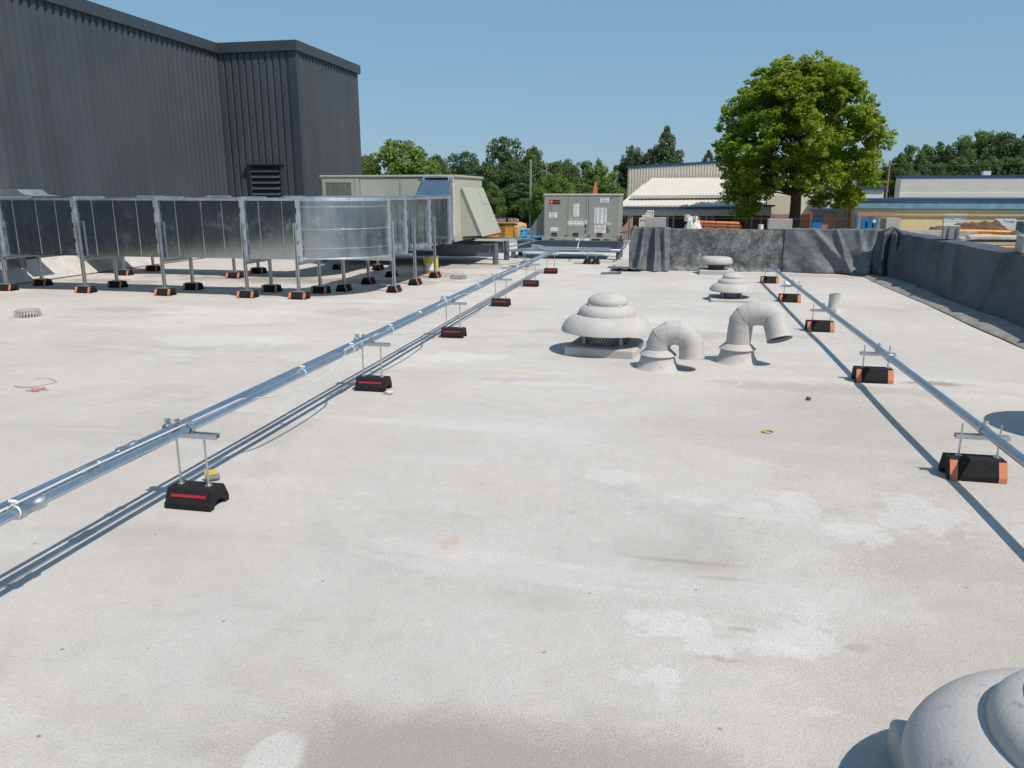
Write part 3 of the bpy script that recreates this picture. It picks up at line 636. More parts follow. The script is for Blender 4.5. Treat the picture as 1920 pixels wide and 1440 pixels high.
m = MB(); wbeam(m, (-3.55,18.10), (-3.55,18.92), .17, .425); m.build('beam', M['blue_steel'], sg)
for x, y in ((-3.66,18.1),(-1.2,18.12),(-3.66,18.95),(-1.2,18.9)):
    MB().tube([(x,y,-.005),(x,y,.168)], .055, 16).build('post', M['blue_steel'], sg, smooth=40)

# ------------------------------------------------------------------ left conduit run on black rubber supports
def chan(mb, x0, x1, y, z, s=.041, q=.024):          # strut channel, open side up, along X
    zt = z + s*.5; zb = zt - q
    mb.box(x0, x1, y-s/2, y-s/2+.005, zb, zt); mb.box(x0, x1, y+s/2-.005, y+s/2, zb, zt); mb.box(x0, x1, y-s/2+.005, y+s/2-.005, zb, zb+.005)
    mb.box(x0, x1, y-s/2+.005, y-s/2+.013, zt-.004, zt); mb.box(x0, x1, y+s/2-.013, y+s/2-.005, zt-.004, zt)
def clamp(mb, x, y, z, r, w=.03):
    n = 18; t = .004
    P = [(x + (r+t)*math.cos(a), z + (r+t)*math.sin(a)) for a in np.linspace(0, 2*math.pi, n, endpoint=False)]
    Q = [(x + (r+.0005)*math.cos(a), z + (r+.0005)*math.sin(a)) for a in np.linspace(0, 2*math.pi, n, endpoint=False)]
    base = len(mb.v)
    for yy in (y-w/2, y+w/2):
        mb.v += [(p[0], yy, p[1]) for p in P]; mb.v += [(q[0], yy, q[1]) for q in Q]
    for i in range(n):
        j = (i+1) % n
        mb.f += [(base+i, base+j, base+2*n+j, base+2*n+i), (base+n+i, base+n+j, base+3*n+j, base+3*n+i), (base+i, base+j, base+n+j, base+n+i), (base+2*n+i, base+2*n+j, base+3*n+j, base+3*n+i)]
    mb.box(x-.005, x+.005, y-w/2, y+w/2, z+r+t-.002, z+r+.024); mb.tube([(x-.014, y, z+r+.018), (x+.018, y, z+r+.018)], .006, 8)
PZ = .372
LP = [(-2.365, .0115), (-2.312, .0175), (-2.245, .0165)]
def left_support(y, label, L=.245):
    t = thing('pipe_support', label, 'pipe support', (-2.245, y, 0), group='black rubber supports under the left conduits')
    rubber_foot(t, (-2.245, y), L, .17, .10, 'X', 'red')
    for x in (-2.325, -2.175):
        m = MB(); m.tube([(x,y,.098),(x,y,PZ-.02)], .0055, 8); m.tube([(x,y,.1002),(x,y,.106)], .018, 14); m.tube([(x,y,.1062),(x,y,.116)], .011, 6)
        m.build('rod', M['strut'], t, smooth=40)
    m = MB(); chan(m, -2.41, -2.10, y, PZ-.021); m.build('crossbar', M['strut'], t)
    for x, r in LP:
        m = MB(); clamp(m, x, y, PZ + r + (.006 if r < .015 else 0), r + (.008 if r < .015 else .002)); m.build('clamp', M['strut'], t, smooth=30)
    return t
ordL = ['nearest the camera, with a yellow rag behind it', 'second from the camera, with a pale stone at its corner', 'third from the camera along the left conduits', 'fourth from the camera along the left conduits', 'fifth from the camera along the left conduits', 'farthest along the left conduits, where they bend']
for y, s in zip((3.20, 5.56, 7.88, 10.25, 12.56, 14.7), ordL):
    left_support(y, 'red striped support ' + s)
def wavy(x, z, y0, y1, amp, seed, n=60):
    ys = np.linspace(y0, y1, n); return [(x + amp*float(vnoise(np.array(y*.7), np.array(0.3), seed)), float(y), z + amp*.8*float(vnoise(np.array(y*.6), np.array(5.3), seed+3))) for y in ys]
names = ['thin steel conduit on the far side of the left run', 'steel conduit in the middle of the left run', 'steel conduit on the near side of the left run']
for i, ((x, r), nm) in enumerate(zip(LP, names)):
    t = thing('conduit', nm, 'conduit', (x, 8, 0), group='steel conduits of the left run')
    pts = wavy(x, PZ + r, -.6, 14.75, .006, 20+i)
    bz = PZ + r; bx = x
    bend = [(bx + .02 + .02*i, 14.98, bz), (bx + .015 + .02*i, 15.12 + .03*i, bz), (bx - .06, 15.20 + .05*i, bz), (bx - .3, 15.22 + .06*i, bz), (-3.1, 15.28 + .08*i, bz - .01), (-3.2, 15.4 + .06*i, bz-.02), (-2.95, 16.0, bz-.02), (-2.85 + .05*i, 16.3 + .1*i, bz-.02)]
    MB().tube(pts + bend, r, 14).build('pipe', M['emt'], t, smooth=60)
    cps = {0: (2.9, 9.1), 1: (2.62, 6.9, 11.7), 2: (2.22, 5.3, 7.65, 11.2)}[i]
    for yc in cps:
        m = MB(); m.tube([(x,yc-.06,PZ+r),(x,yc-.058,PZ+r),(x,yc-.03,PZ+r),(x,yc-.025,PZ+r),(x,yc+.025,PZ+r),(x,yc+.03,PZ+r),(x,yc+.058,PZ+r),(x,yc+.06,PZ+r)], [r+.001,r*1.55,r*1.55,r*1.3,r*1.3,r*1.55,r*1.55,r+.001], 14)
        m.build('coupling', M['strut'], t, smooth=40)
# pale low-voltage cable tied along the near conduit, sagging twice below it
cp_ = []
for y in np.linspace(-.5, 14.6, 260):
    z = PZ + .036 + .004*math.sin(y*3.1); x = -2.275 + .008*math.sin(y*1.7)
    for a, c, dsag in ((3.7, 5.1, .085), (5.75, 7.4, .11), (8.2, 9.9, .025)):
        if a < y < c:
            q = math.sin(math.pi*(y-a)/(c-a)); z -= dsag*q; x += .07*min(1, q*2.2)
    cp_.append((x, float(y), z))
t = thing('cable', 'pale cable tied along the left conduits, sagging between supports', 'cable', (-2.27, 7, 0))
MB().tube(cp_, .0035, 8).build('jacket', M['cable'], t, smooth=60)
m = MB(); m.tube([(p[0]+.012, p[1], p[2]+.003) for p in cp_], .003, 8); m.build('jacket', M['cable'], t, smooth=60)
for yc in (2.16, 4.4, 5.18, 6.0, 7.62, 9.0):
    m = MB(); clamp(m, -2.252, yc, PZ+.021, .024, .006); m.build('tie', M['white'], t)

# conduits and whips by the small unit
t = thing('conduit', 'pair of steel conduits lying level in front of the small labelled unit', 'conduit', (-2.1, 17.4, 0))
for k_, (z, y) in enumerate(((.31, 17.42), (.275, 17.36))):
    MB().tube([(-3.1,y,z+.05),(-2.75,y,z),(-2.0,y,z-.005),(-1.32,y,z-.01)], .016, 10).build('pipe', M['emt'], t, smooth=60)
MB().tube([(-1.32,17.36,.265),(-1.12,17.4,.262)], .028, 12).build('fitting', M['strut'], t, smooth=40)
m = MB().tube([(-2.06,17.4,.29),(-2.055,17.5,.4),(-2.03,17.75,.5),(-1.98,17.93,.52),(S(1291),17.985,T(690))], .014, 10).build('whip', M['strut'], t, smooth=60)
for k_ in range(2):
    MB().tube([(-1.14+.03*k_,17.4,.27),(-1.08+.05*k_,17.6,.31),(-1.05+.06*k_,17.85,.45),(-1.06+.05*k_,18.05,.58+.05*k_),(-1.1,18.12,.62),(-1.19,18.2,.62)], .016, 10).build('whip', M['blue_steel'], t, smooth=60)
t = thing('conduit', 'steel conduits running level in front of the large tan unit', 'conduit', (-3.4, 17.0, 0))
for k_ in range(2):
    MB().tube([(-4.6,17.35+.06*k_,.50),(-3.3,17.3+.06*k_,.50),(-3.05,17.25,.50),(-2.95,17.1-.08*k_,.48),(-3.2,16.4,.42),(-3.35,16.05,.40)], .016, 10).build('pipe', M['emt'], t, smooth=60)
def small_support(x, y, lab, top=.26):
    t = thing('pipe_support', lab, 'pipe support', (x, y, 0))
    rubber_foot(t, (x, y), .25, .17, .10, 'Y', 'none_red' if False else 'orange')
    for dy in (-.07, .07): MB().tube([(x,y+dy,.098),(x,y+dy,top)], .006, 8).build('rod', M['strut'], t, smooth=40)
    MB().obox((x, y, top), .32, .24, .012).build('tray', M['strut'], t)
small_support(-1.78, 16.9, 'dark support with a flat metal tray below the small labelled unit')
small_support(-1.60, 16.9, 'dark support beside the tray support below the small labelled unit', .2)
small_support(-3.0, 16.0, 'dark support where the left conduits cross near the grey beams', .33)

# ------------------------------------------------------------------ right conduit on orange ended supports
RXc, RR = 1.68, .0245
tp = thing('conduit', 'single thick grey conduit running along the right side of the roof', 'conduit', (RXc, 7, 0))
rz_ = lambda y: .268 + (.012 if y > 5 else 0)
MB().tube(wavy(RXc, .268, -.8, 13.7, .006, 41) + [(RXc+.0, 13.78, .30)], RR, 18).build('pipe', M['emtdull'], tp, smooth=60)
for yc in (6.33, 12.3):
    m = MB(); m.tube([(RXc,yc-.075,.268),(RXc,yc-.07,.268),(RXc,yc+.07,.268),(RXc,yc+.075,.268)], [RR+.001,RR*1.27,RR*1.27,RR+.001], 18); m.tube([(RXc,yc-.10,.268),(RXc,yc-.078,.268)], RR*1.22, 18); m.build('coupling', M['strut'], tp, smooth=40)
ordR = ['nearest the camera', 'second from the camera along the right conduit', 'third from the camera, in front of the short pipe stub', 'fourth from the camera along the right conduit, beside a white scrap', 'farthest, below the end of the right conduit']
for y, s in zip((4.38, 6.62, 9.05, 11.43, 13.83), ordR):
    t = thing('pipe_support', 'orange ended support ' + s, 'pipe support', (1.655, y, 0), group='orange ended supports under the right conduit')
    rubber_foot(t, (1.655, y), .285, .175, .115, 'X')
    for x in (1.575, 1.765):
        m = MB(); m.tube([(x,y,.113),(x,y,.300)], .0055, 8); m.tube([(x,y,.1152),(x,y,.121)], .018, 14); m.build('rod', M['strut'], t, smooth=40)
    m = MB(); chan(m, 1.545, 1.81, y, .268-RR-.023); m.build('crossbar', M['strut'], t)
    m = MB(); clamp(m, RXc, y, .268, RR+.001, .034); m.build('clamp', M['strut'], t, smooth=30)

# ------------------------------------------------------------------ mushroom exhaust vents
def arc(r0, z0, r1, z1, n=8, bulge=.5):
    out = []
    for i in range(n+1):
        a = i / n * math.pi / 2
        out.append((r1 + (r0 - r1) * math.cos(a)**(1.0), z0 + (z1 - z0) * math.sin(a)))
    return out
def mushroom(label, loc, s=1.0, base=.66, bh=.09, rz=0.0, zs=1.0, lift=.0):
    t = thing('roof_vent', label, 'roof vent', loc, rz, world=False)
    b_ = MB().box(-base/2, base/2, -base/2, base/2, -.02, bh); b_.build('curb', M['vent'], t, bevel=.02, seg=3)
    z0 = bh; Z = lambda z: z0 + (z - .075) * zs * s + lift
    MB().lathe([(.205*s, z0+.001), (.205*s, Z(.24))], n=40).build('mesh_screen', M['screen'], t, smooth=40)
    w_ = MB()
    for k_ in range(44):
        a = 2*math.pi*k_/44
        for sg in (-1, 1):
            b2 = a + sg * .42
            w_.tube([(.209*s*math.cos(a), .209*s*math.sin(a), z0+.002), (.212*s*math.cos((a+b2)/2), .212*s*math.sin((a+b2)/2), (z0+Z(.21))/2), (.209*s*math.cos(b2), .209*s*math.sin(b2), Z(.21))], .0016*s+.0006, 4, False)
    w_.build('screen_wire', M['strut'], t)
    for k_ in range(4):
        a = R(-135 + 90*k_); m = MB(); m.bar((.255*s*math.cos(a), .255*s*math.sin(a), z0+.002), (.235*s*math.cos(a), .235*s*math.sin(a), Z(.25)), .03*s, .012*s); m.build('bracket', M['vent'], t)
    hood = [(.20*s, Z(.235)), (.425*s, Z(.19)), (.432*s, Z(.178)), (.436*s, Z(.178))] + [((.436 - .19*u**1.25)*s, Z(.182 + .148*(1-(1-u)**2.3))) for u in np.linspace(.03, 1, 12)] + [(.235*s, Z(.330))]
    MB().lathe(hood, n=64).build('hood', M['vent'], t, smooth=50)
    mid = [(.24*s, Z(.315)), (.272*s, Z(.312)), (.276*s, Z(.318))] + arc(.276*s, Z(.335), .17*s, Z(.425), 8) + [(.16*s, Z(.425))]
    MB().lathe(mid, n=56).build('middle_dome', M['vent'], t, smooth=50)
    cap = [(.16*s, Z(.417)), (.184*s, Z(.415)), (.189*s, Z(.422)), (.189*s, Z(.45))] + arc(.189*s, Z(.45), .0, Z(.535), 12)
    MB().lathe(cap, n=48).build('cap', M['vent'], t, smooth=50)
    for r_, z_, a0 in ((.276, .322, -2.45), (.276, .322, -.7), (.192, .425, -.75), (.192, .425, -2.4)):
        a = a0; m = MB(); m.obox((r_*s*math.cos(a), r_*s*math.sin(a), Z(z_)), .022*s, .045*s, .02*s, rz=a); m.build('bolt_lug', M['vent'], t, bevel=.006*s)
    return t
mushroom('nearest mushroom vent, cut off by the bottom right corner', (1.025, 1.655, 0), 1.0, .75, .095, zs=.86, lift=.015)
mushroom('large mushroom vent beside the two gooseneck pipes', (-.575, 7.36, 0.012), rz=R(-8), lift=.018)
mushroom('smaller stepped mushroom vent behind the taller gooseneck', (.86, 11.42, 0), .71, .60, .055, lift=.02)
mushroom('mushroom vent mostly out of view at the right edge, casting a shadow under the conduit', (2.84, 5.30, 0), .88, .76, .16, lift=.30)
t = thing('roof_vent', 'low round capped vent close to the far dark parapet', 'roof vent', (.845, 15.32, 0), world=False)
MB().box(-.32, .32, -.3, .3, -.02, .085).build('curb', M['vent'], t, bevel=.015)
MB().lathe([(.145,.086),(.145,.22)], n=32).build('neck', M['screen'], t, smooth=40)
MB().lathe([(.14,.20),(.29,.19),(.297,.197),(.297,.225)] + arc(.297,.225,.22,.315,8) + [(.0,.322)], n=48).build('hood', M['vent'], t, smooth=50)

# ------------------------------------------------------------------ gooseneck pipes
def gooseneck(label, loc, pts, r, coll_z, mound_r, mound_h, rz=0.0):
    t = thing('gooseneck_vent', label, 'vent pipe', loc, rz, world=False)
    prof = [(mound_r*1.5, -.03), (mound_r*1.22, -.005), (mound_r*1.04, mound_h*.25), (mound_r*.92, mound_h*.55), (mound_r*.84, mound_h), (r*1.0, mound_h+.001)]
    MB().lathe(prof, n=36).build('base_mound', M['vent'], t, smooth=60)
    MB().lathe([(r*1.50, coll_z-.006), (r*1.50, coll_z), (r*1.02, coll_z+.045)], n=36).build('collar', M['vent'], t, smooth=40)
    pts = [Vector(p) for p in pts]
    # gores: straight mitred pieces, each with a thin raised seam
    m = MB(); m.tube(pts, r, 28, False); p_ = m.build('pipe', M['vent'], t, smooth=24)
    sm = MB()
    for i in range(1, len(pts)-1):
        d = (pts[i+1] - pts[i-1]).normalized(); sm.tube([pts[i]-d*.005, pts[i]-d*.002, pts[i]+d*.002, pts[i]+d*.005], [r*1.003, r*1.014, r*1.014, r*1.003], 28, False)
    d = (pts[-1]-pts[-2]).normalized(); sm.tube([pts[-1]-d*.02, pts[-1]-d*.012, pts[-1]], [r*1.003, r*1.03, r*1.03], 28, False)
    sm.build('seam', M['vent'], t, smooth=40)
    m = MB(); m.tube([pts[-1]-d*.03, pts[-1]-d*.028], r*.97, 24); m.build('throat_shade', M['black'], t)  # black disc stands in for the shade inside the open end
    return t
def arcpts(x0, z0, x1, z1, top, n, a0, a1, ysh):
    cx = (x0+x1)/2; rad = (x1-x0)/2; out = []
    for k_ in range(n+1):
        a = R(a0 + (a1-a0)*k_/n); out.append((cx - rad*math.cos(a), ysh*(k_/n)**1.5, z0 + (top-z0)*math.sin(a)))
    return out
gooseneck('taller gooseneck pipe with its dark open end facing down', (.615, 7.05, 0.02), [(0,0,.10),(.012,0,.30)] + arcpts(.015, .36, .325, .25, .455, 5, 12, 140, -.05) + [(.335,-.135,.245)], .106, .135, .165, .14)
gooseneck('short gooseneck pipe bent almost down to the roof, next to the large vent', (-.075, 6.66, 0.02), [(0,0,.10)] + arcpts(.0, .20, .28, .2, .325, 5, 5, 165, -.02) + [(.285,-.03,.11)], .105, .13, .165, .135)
t = thing('pipe_stub', 'short open grey pipe stub beside the third orange ended support', 'vent pipe', (2.09, 10.6, 0), world=False)
MB().lathe([(.13,-.01),(.095,.03),(.07,.06),(.069,.2),(.069,.235),(.058,.235),(.058,.10)], n=28).build('pipe', M['vent'], t, smooth=40)

# ------------------------------------------------------------------ roof drains
def drain(label, loc):
    t = thing('roof_drain', label, 'roof drain', loc, group='domed roof drain strainers', world=False)
    MB().lathe([(.22,-.004),(.20,.012),(.155,.018),(.15,.016)], n=32).build('ring', M['vent'], t, smooth=40)
    s = MB()
    for k_ in range(28):
        a = 2*math.pi*k_/28; c, q = math.cos(a), math.sin(a)
        s.bar((.15*c,.15*q,.016), (.128*c,.128*q,.09), .014, .012); s.bar((.128*c,.128*q,.09), (.05*c,.05*q,.103), .012, .008)
    s.lathe([(.131,.086),(.136,.094),(.12,.10),(.118,.09)], n=32); s.lathe([(.0,.106),(.05,.106),(.055,.098)], n=20)
    s.build('strainer', simple('aged drain iron', (.40,.39,.37), .8), t)
    MB().lathe([(.0,.02),(.13,.02)], n=24).build('bowl', M['black'], t)
drain('slotted roof drain on open roof at the left', (-7.76, 8.1, 0)); drain('slotted roof drain between the duct stands and the left conduits', (-3.68, 13.3, 0))

# ------------------------------------------------------------------ parapets with membrane, loose sheets and blocks
PY, PH = 15.8, .80
pw = thing('parapet_wall', 'low far parapet covered in weathered black membrane', 'parapet', (1.6, PY, 0))
xs = np.linspace(-.45, 4.3, 140); zs = np.linspace(-.01, PH, 28)
XX, ZZ = np.meshgrid(xs, zs)
P = np.stack([XX, PY - .10*np.clip(1-ZZ/.10, 0, 1)**2 - .03*fbm(XX*1.6, ZZ*2.4, 11, 4) , ZZ], -1)
m = MB(); m.grid(P); XT, YT = np.meshgrid(xs, np.linspace(0, .32, 6)); top = np.stack([XT, PY + YT, PH + .012*fbm(XT*2, YT*3, 5, 3)], -1); top[0] = P[-1]; m.grid(top)
m.box(-.45, 4.3, PY+.321, PY+.35, -3.6, PH); m.box(-.47, -.451, PY, PY+.35, -3.6, PH)
m.build('membrane', M['wallmem'], pw, smooth=60)
pr = thing('parapet_wall', 'right parapet draped with dark sheet, seen from its shaded side', 'parapet', (4.05, 8, 0))
ys = np.linspace(-3, 15.78, 420); YY, ZZ = np.meshgrid(ys, np.linspace(-.01, PH, 34))
fold = np.zeros_like(YY)
for yc, w_, a, tilt in ((14.2,.10,.09,.35),(13.2,.10,.11,-.18),(12.85,.05,.07,.25),(12.1,.08,.05,.5),(10.55,.07,.07,-.3),(9.6,.1,.06,.3),(8.3,.1,.06,-.3),(6.2,.12,.07,.3),(15.2,.12,.12,.4),(3.5,.1,.06,.2)):
    fold += a * np.exp(-((YY - yc - tilt*(ZZ-.8)) / (w_*(1.3-.6*ZZ)))**2) * (.35 + .65*np.clip(ZZ/.5, 0, 1))
hang = .05*np.sin(YY*1.7+.6) + .05*fbm(YY*.9, ZZ*1.2, 31, 4)
P = np.stack([4.0 - .16*np.clip(1-ZZ/.8, 0, 1)**1.3 - fold - hang*.8, YY, ZZ - .02*np.abs(np.sin(YY*1.3))*(ZZ/.8)], -1)
m = MB(); m.grid(P, True)
YT, XT = np.meshgrid(ys, np.linspace(0, 1, 7)); xr = P[-1][None, :, 0]*(1-XT) + 4.36*XT
top = np.stack([xr, YT, P[-1][None, :, 2] + .02*fbm(YT*2, XT*2, 8, 3)*np.minimum(1, XT*4) + .012*np.sin(XT*math.pi)], -1); m.grid(top, True)
m.build('draped_sheet', M['tarpdark'], pr, smooth=70)
MB().box(4.10, 4.345, -3, 15.78, -3.6, .72).build('core', M['cmu'], pr)
# cant strip edge on the roof in front of the right parapet
ys = np.linspace(-3, 15.7, 200); e0 = 3.45 + .05*fbm(ys*.7, ys*0, 17, 4) - .05*np.clip((9.5-ys)/3, 0, 1)
P = np.stack([np.stack([e0, ys, np.full_like(ys, .008)], -1), np.stack([e0+.05, ys, np.full_like(ys, .034)], -1), np.stack([e0*0+4.06, ys, np.full_like(ys, .05)], -1)])
m = MB(); m.grid(P); tag(m.build('membrane_strip', simple('grey roof membrane', (.235,.225,.205), .9, var=.3, scale=4, bump=.5, bscale=90), smooth=40), 'grey raised membrane strip along the foot of the right parapet', 'roof membrane')

def drape(name, label, x0, x1, folds, yfront, seed, flare, mat='tarp', topback=.3, amp=.06, nx=150):
    xs = np.linspace(x0, x1, nx); s = np.linspace(0, 1, 44)         # s: 0 back of the wall top .. 1 foot of the sheet
    XX, SS = np.meshgrid(xs, s)
    t1 = .22
    top = SS < t1
    yy = np.where(top, PY + topback*(1 - SS/t1), 0); zz = np.where(top, PH + .02, 0)
    d = np.clip((SS - t1)/(1 - t1), 0, 1)
    f = np.zeros_like(XX)
    for xc, w_, a, tilt in folds: f += a*np.exp(-((XX - xc - tilt*d)/(w_*(.6+.9*d)))**2)
    yy = np.where(top, yy, PY - .02 - flare*d**1.6 - f*(.25+1.0*d) - amp*fbm(XX*3, d*3, seed, 4)*(.3+d))
    zz = np.where(top, zz + .03*fbm(XX*4, SS*8, seed+5, 3) + f*.12, (PH+.02)*(1-d) + .012 + f*.10*(1-d))
    xo = XX + np.where(top, 0, .10*flare*0) + .05*fbm(XX*2+9, SS*3, seed+9, 3)*d
    o = MB().grid(np.stack([xo, yy, zz], -1)).build(name, M[mat], smooth=80, solid=.008)
    return tag(o, label, 'sheet', 'loose black sheets over the parapets')
drape('draped_sheet', 'black sheet bunched in vertical folds over the left end of the far parapet', -.82, -.04, ((-.74,.06,.26,-.22),(-.55,.07,.20,-.08),(-.34,.05,.22,.03),(-.16,.08,.16,.06)), 15.6, 51, .16, amp=.06)
drape('draped_sheet', 'black sheet with slanting folds over the right part of the far parapet', 2.10, 3.78, ((2.25,.16,.06,.5),(2.60,.10,.10,.75),(3.02,.06,.12,.30),(3.10,.16,.05,.6),(3.42,.09,.13,.15),(3.72,.10,.22,-.15)), 15.6, 61, .05, amp=.05)
# crumpled lump where the two parapets meet
th = np.linspace(0, 2*math.pi, 80); hh = np.linspace(0, 1, 36); TH, HH = np.meshgrid(th, hh)
rr = (.30 - .10*HH + .07*np.sin(TH*7 + HH*2.0) + .03*np.sin(TH*13+1+HH*3) + .03*fbm(TH*2, HH*3, 71, 3)) * np.where(HH > .9, (1-HH)/.1*.9+.1, 1)
P = np.stack([3.90 + rr*np.cos(TH)*.8, 15.30 + rr*np.sin(TH)*1.3, .90*HH + .03*fbm(TH*2, HH*4, 72, 3) - .01], -1)
tag(MB().grid(P).build('draped_sheet', M['tarpdark'], smooth=80), 'black sheet gathered in a crumpled bunch in the parapet corner', 'sheet', 'loose black sheets over the parapets')
m = MB(); xs = np.linspace(-1.3, -.92, 24); XX, YY = np.meshgrid(xs, np.linspace(14.75, 15.15, 16)); m.grid(np.stack([XX, YY + (XX+1.1)*.35, .012 + .02*np.clip((XX+1.02)/.1, 0, 1) + .008*fbm(XX*8, YY*8, 4, 3)], -1))
tag(m.build('membrane_flap', M['tarp'], smooth=60, solid=.006), 'small dark flap of membrane lying loose near the bunched sheet', 'roof membrane')
m = MB(); XX, YY = np.meshgrid(np.linspace(-1.15,-.55,30), np.linspace(15.35,15.85,24)); m.grid(np.stack([XX, YY, .015 + .10*np.clip(fbm(XX*5, YY*5, 14, 4)+.25, 0, 1) + .1*np.clip((XX+.8)*2,0,1)*np.clip((YY-15.4)*2,0,1)], -1))
tag(m.build('draped_sheet', M['tarp'], smooth=60, solid=.006), 'dark sheet trailing on the roof left of the far parapet', 'sheet', 'loose black sheets over the parapets')

def block(label, loc, rz, L=.40, W=.20, Hh=.195, cells=False):
    m = MB()
    if not cells: m.box(-L/2, L/2, -W/2, W/2, 0, Hh)
    else:      # sash block: grooved end facing -Y
        m.box(-W/2, W/2, -L/2+.03, L/2, 0, Hh)
        for a, c in ((-W/2, -W/2+.035), (-.035, .035), (W/2-.035, W/2)): m.box(a, c, -L/2, -L/2+.0295, 0, Hh)
    o = m.build('concrete_block', M['cmu'], bevel=.004); o.location = loc; o.rotation_euler = (0,0,rz)
    return tag(o, label, 'concrete block', 'grey blocks weighing down the parapet sheets')
block('grey concrete block on the sheet at the left end of the far parapet', (-.34, 15.93, .83), 0)
block('grey concrete block on the far parapet in front of the big tree trunk', (2.01, 15.93, .815), 0, .44)
block('grey concrete block with a bright face near the parapet corner', (4.12, 16.45, .815), R(20), .3, .2, .21)
block('grey grooved concrete block on the right parapet, in front of the dirt pile', (4.20, 13.25, .81), R(-14), .40, .22, .20, True)
block('grey concrete block on the right parapet, cut off by the right edge of the picture', (4.20, 10.45, .80), R(80), .40, .22, .2)

# ------------------------------------------------------------------ small loose things on the roof
t = thing('pail', 'yellow metal pail with white label behind a duct stand', 'pail', (-4.52, 14.35, 0), world=False)
MB().lathe([(0,.002),(.135,.002),(.14,.01),(.145,.30)], n=32).build('body', M['yellow'], t, smooth=40)
MB().lathe([(.145,.29),(.153,.295),(.153,.325),(.14,.332),(0,.332)], n=32).build('lid', M['lid'], t, smooth=40)
m = MB(); m.lathe([(.1475,.06),(.1485,.19)], n=48); m.f = [f for i, f in enumerate(m.f) if 33 <= i < 42]; m.build('label', M['white'], t, smooth=40)
m = MB(); m.lathe([(.1475,.10),(.1482,.24)], n=48); m.f = [f for i, f in enumerate(m.f) if 26 <= i < 30]; m.build('label', M['ink'], t, smooth=40)
def lump(name, label, cat, loc, sx, sy, sz, mat, seed):
    TH, PHI = np.meshgrid(np.linspace(0, 2*math.pi, 22), np.linspace(0, math.pi, 12)); r_ = 1 + .7*fbm(TH*1.3, PHI*2, seed, 3); r_[:, -1] = r_[:, 0]
    P = np.stack([loc[0]+sx*r_*np.sin(PHI)*np.cos(TH), loc[1]+sy*r_*np.sin(PHI)*np.sin(TH), loc[2]+sz*(.8+r_*np.cos(PHI))], -1)
    return tag(MB().grid(P).build(name, M[mat], smooth=35), label, cat)
t = thing('scrub_pad', 'yellow topped scouring pad behind the nearest left support', 'scrub pad', (-2.36, 3.50, 0), R(35), world=False)
MB().obox((0,0,.046), .065, .034, .012, rx=R(48)).build('sponge', M['gold'], t, bevel=.006)
MB().obox((.008,-.004,.022), .075, .042, .026, rx=R(15)).build('pad', simple('grey scouring fibre', (.20,.20,.19), .95, var=.4, scale=120), t, bevel=.012)
lump('stone', 'pale stone chip at the corner of the second left support', 'stone', (-2.075, 5.44, 0), .032, .022, .016, 'stone', 3)
lump('paper_scrap', 'crumpled white scrap beside a farther orange ended support', 'scrap', (1.86, 13.3, 0), .07, .06, .06, 'wrap', 9)
lump('paper_scrap', 'white scrap lying in the shade under the duct elbow', 'scrap', (-4.62, 12.1, 0), .10, .05, .02, 'wrap', 12)
lump('stone', 'small dark chip of gravel on open roof in front of the conduit on the right', 'stone', (1.05, 5.9, 0), .018, .014, .012, 'soil', 15)
pts = [(.66+.034*math.cos(a), 4.99+.03*math.sin(a), .006) for a in np.linspace(0, 5.2, 18)]
tag(MB().tube(pts, .0045, 6).build('plastic_ring', M['gold'], smooth=60), 'small yellow plastic loop lying on open roof near the right conduit shadow', 'scrap')
t = thing('string', 'loose grey string ending in a pink tangle on the roof near the left edge', 'string', (-4.85, 5.05, 0))
MB().tube([(-5.12,5.32,.005),(-5.02,5.35,.006),(-4.93,5.30,.005),(-4.86,5.26,.006),(-4.86,5.16,.005),(-4.90,5.07,.006),(-5.0,5.05,.005),(-5.08,5.06,.006),(-5.02,5.03,.005),(-4.9,5.04,.006),(-4.82,5.0,.006),(-4.7,5.0,.005)], .0022, 5).build('cord', simple('grey string', (.32,.28,.27), .9), t)
pts = [(-4.80 + .06*math.cos(a*1.7)*(.4+.6*math.sin(a*.9)), 4.99 + .05*math.sin(a*2.3), .008 + .006*math.sin(a*3)) for a in np.linspace(0, 16, 120)]
MB().tube(pts, .0026, 5).build('tangle', simple('pink string', (.50,.20,.18), .8), t)

# ------------------------------------------------------------------ trees
def leaves_mesh(name, clumps, n_per, size, mat, seed, flat=.75, up=.7):
    rg = np.random.default_rng(seed); V = []
    for (cx, cy, cz, r) in clumps:
        n = max(8, int(n_per * (r**1.6)))
        d = rg.normal(size=(n, 3)); d /= np.linalg.norm(d, axis=1)[:, None]
        rad = r * (.45 + .62*rg.random(n)**.6)
        p = d * rad[:, None]; p[:, 2] *= flat; p += (cx, cy, cz)
        nrm = d*.7 + rg.normal(size=(n, 3))*.55 + (0, 0, up); nrm /= np.linalg.norm(nrm, axis=1)[:, None]
        a = np.cross(nrm, rg.normal(size=(n, 3))); a /= np.linalg.norm(a, axis=1)[:, None]; b_ = np.cross(nrm, a)
        s = size * (.6 + .8*rg.random(n))[:, None]
        bendv = nrm * s * .18
        V.append(np.stack([p - a*s, p + b_*s*.62 - bendv, p + a*s, p - b_*s*.62 - bendv], 1))
    V = np.concatenate(V).reshape(-1, 3); n = len(V)//4
    me = bpy.data.meshes.new(name); me.vertices.add(len(V)); me.vertices.foreach_set('co', V.ravel().astype(np.float32))
    me.loops.add(n*4); me.loops.foreach_set('vertex_index', np.arange(n*4, dtype=np.int32)); me.polygons.add(n)
    me.polygons.foreach_set('loop_start', np.arange(0, n*4, 4, dtype=np.int32)); me.update(calc_edges=True)
    me.materials.append(mat); return me
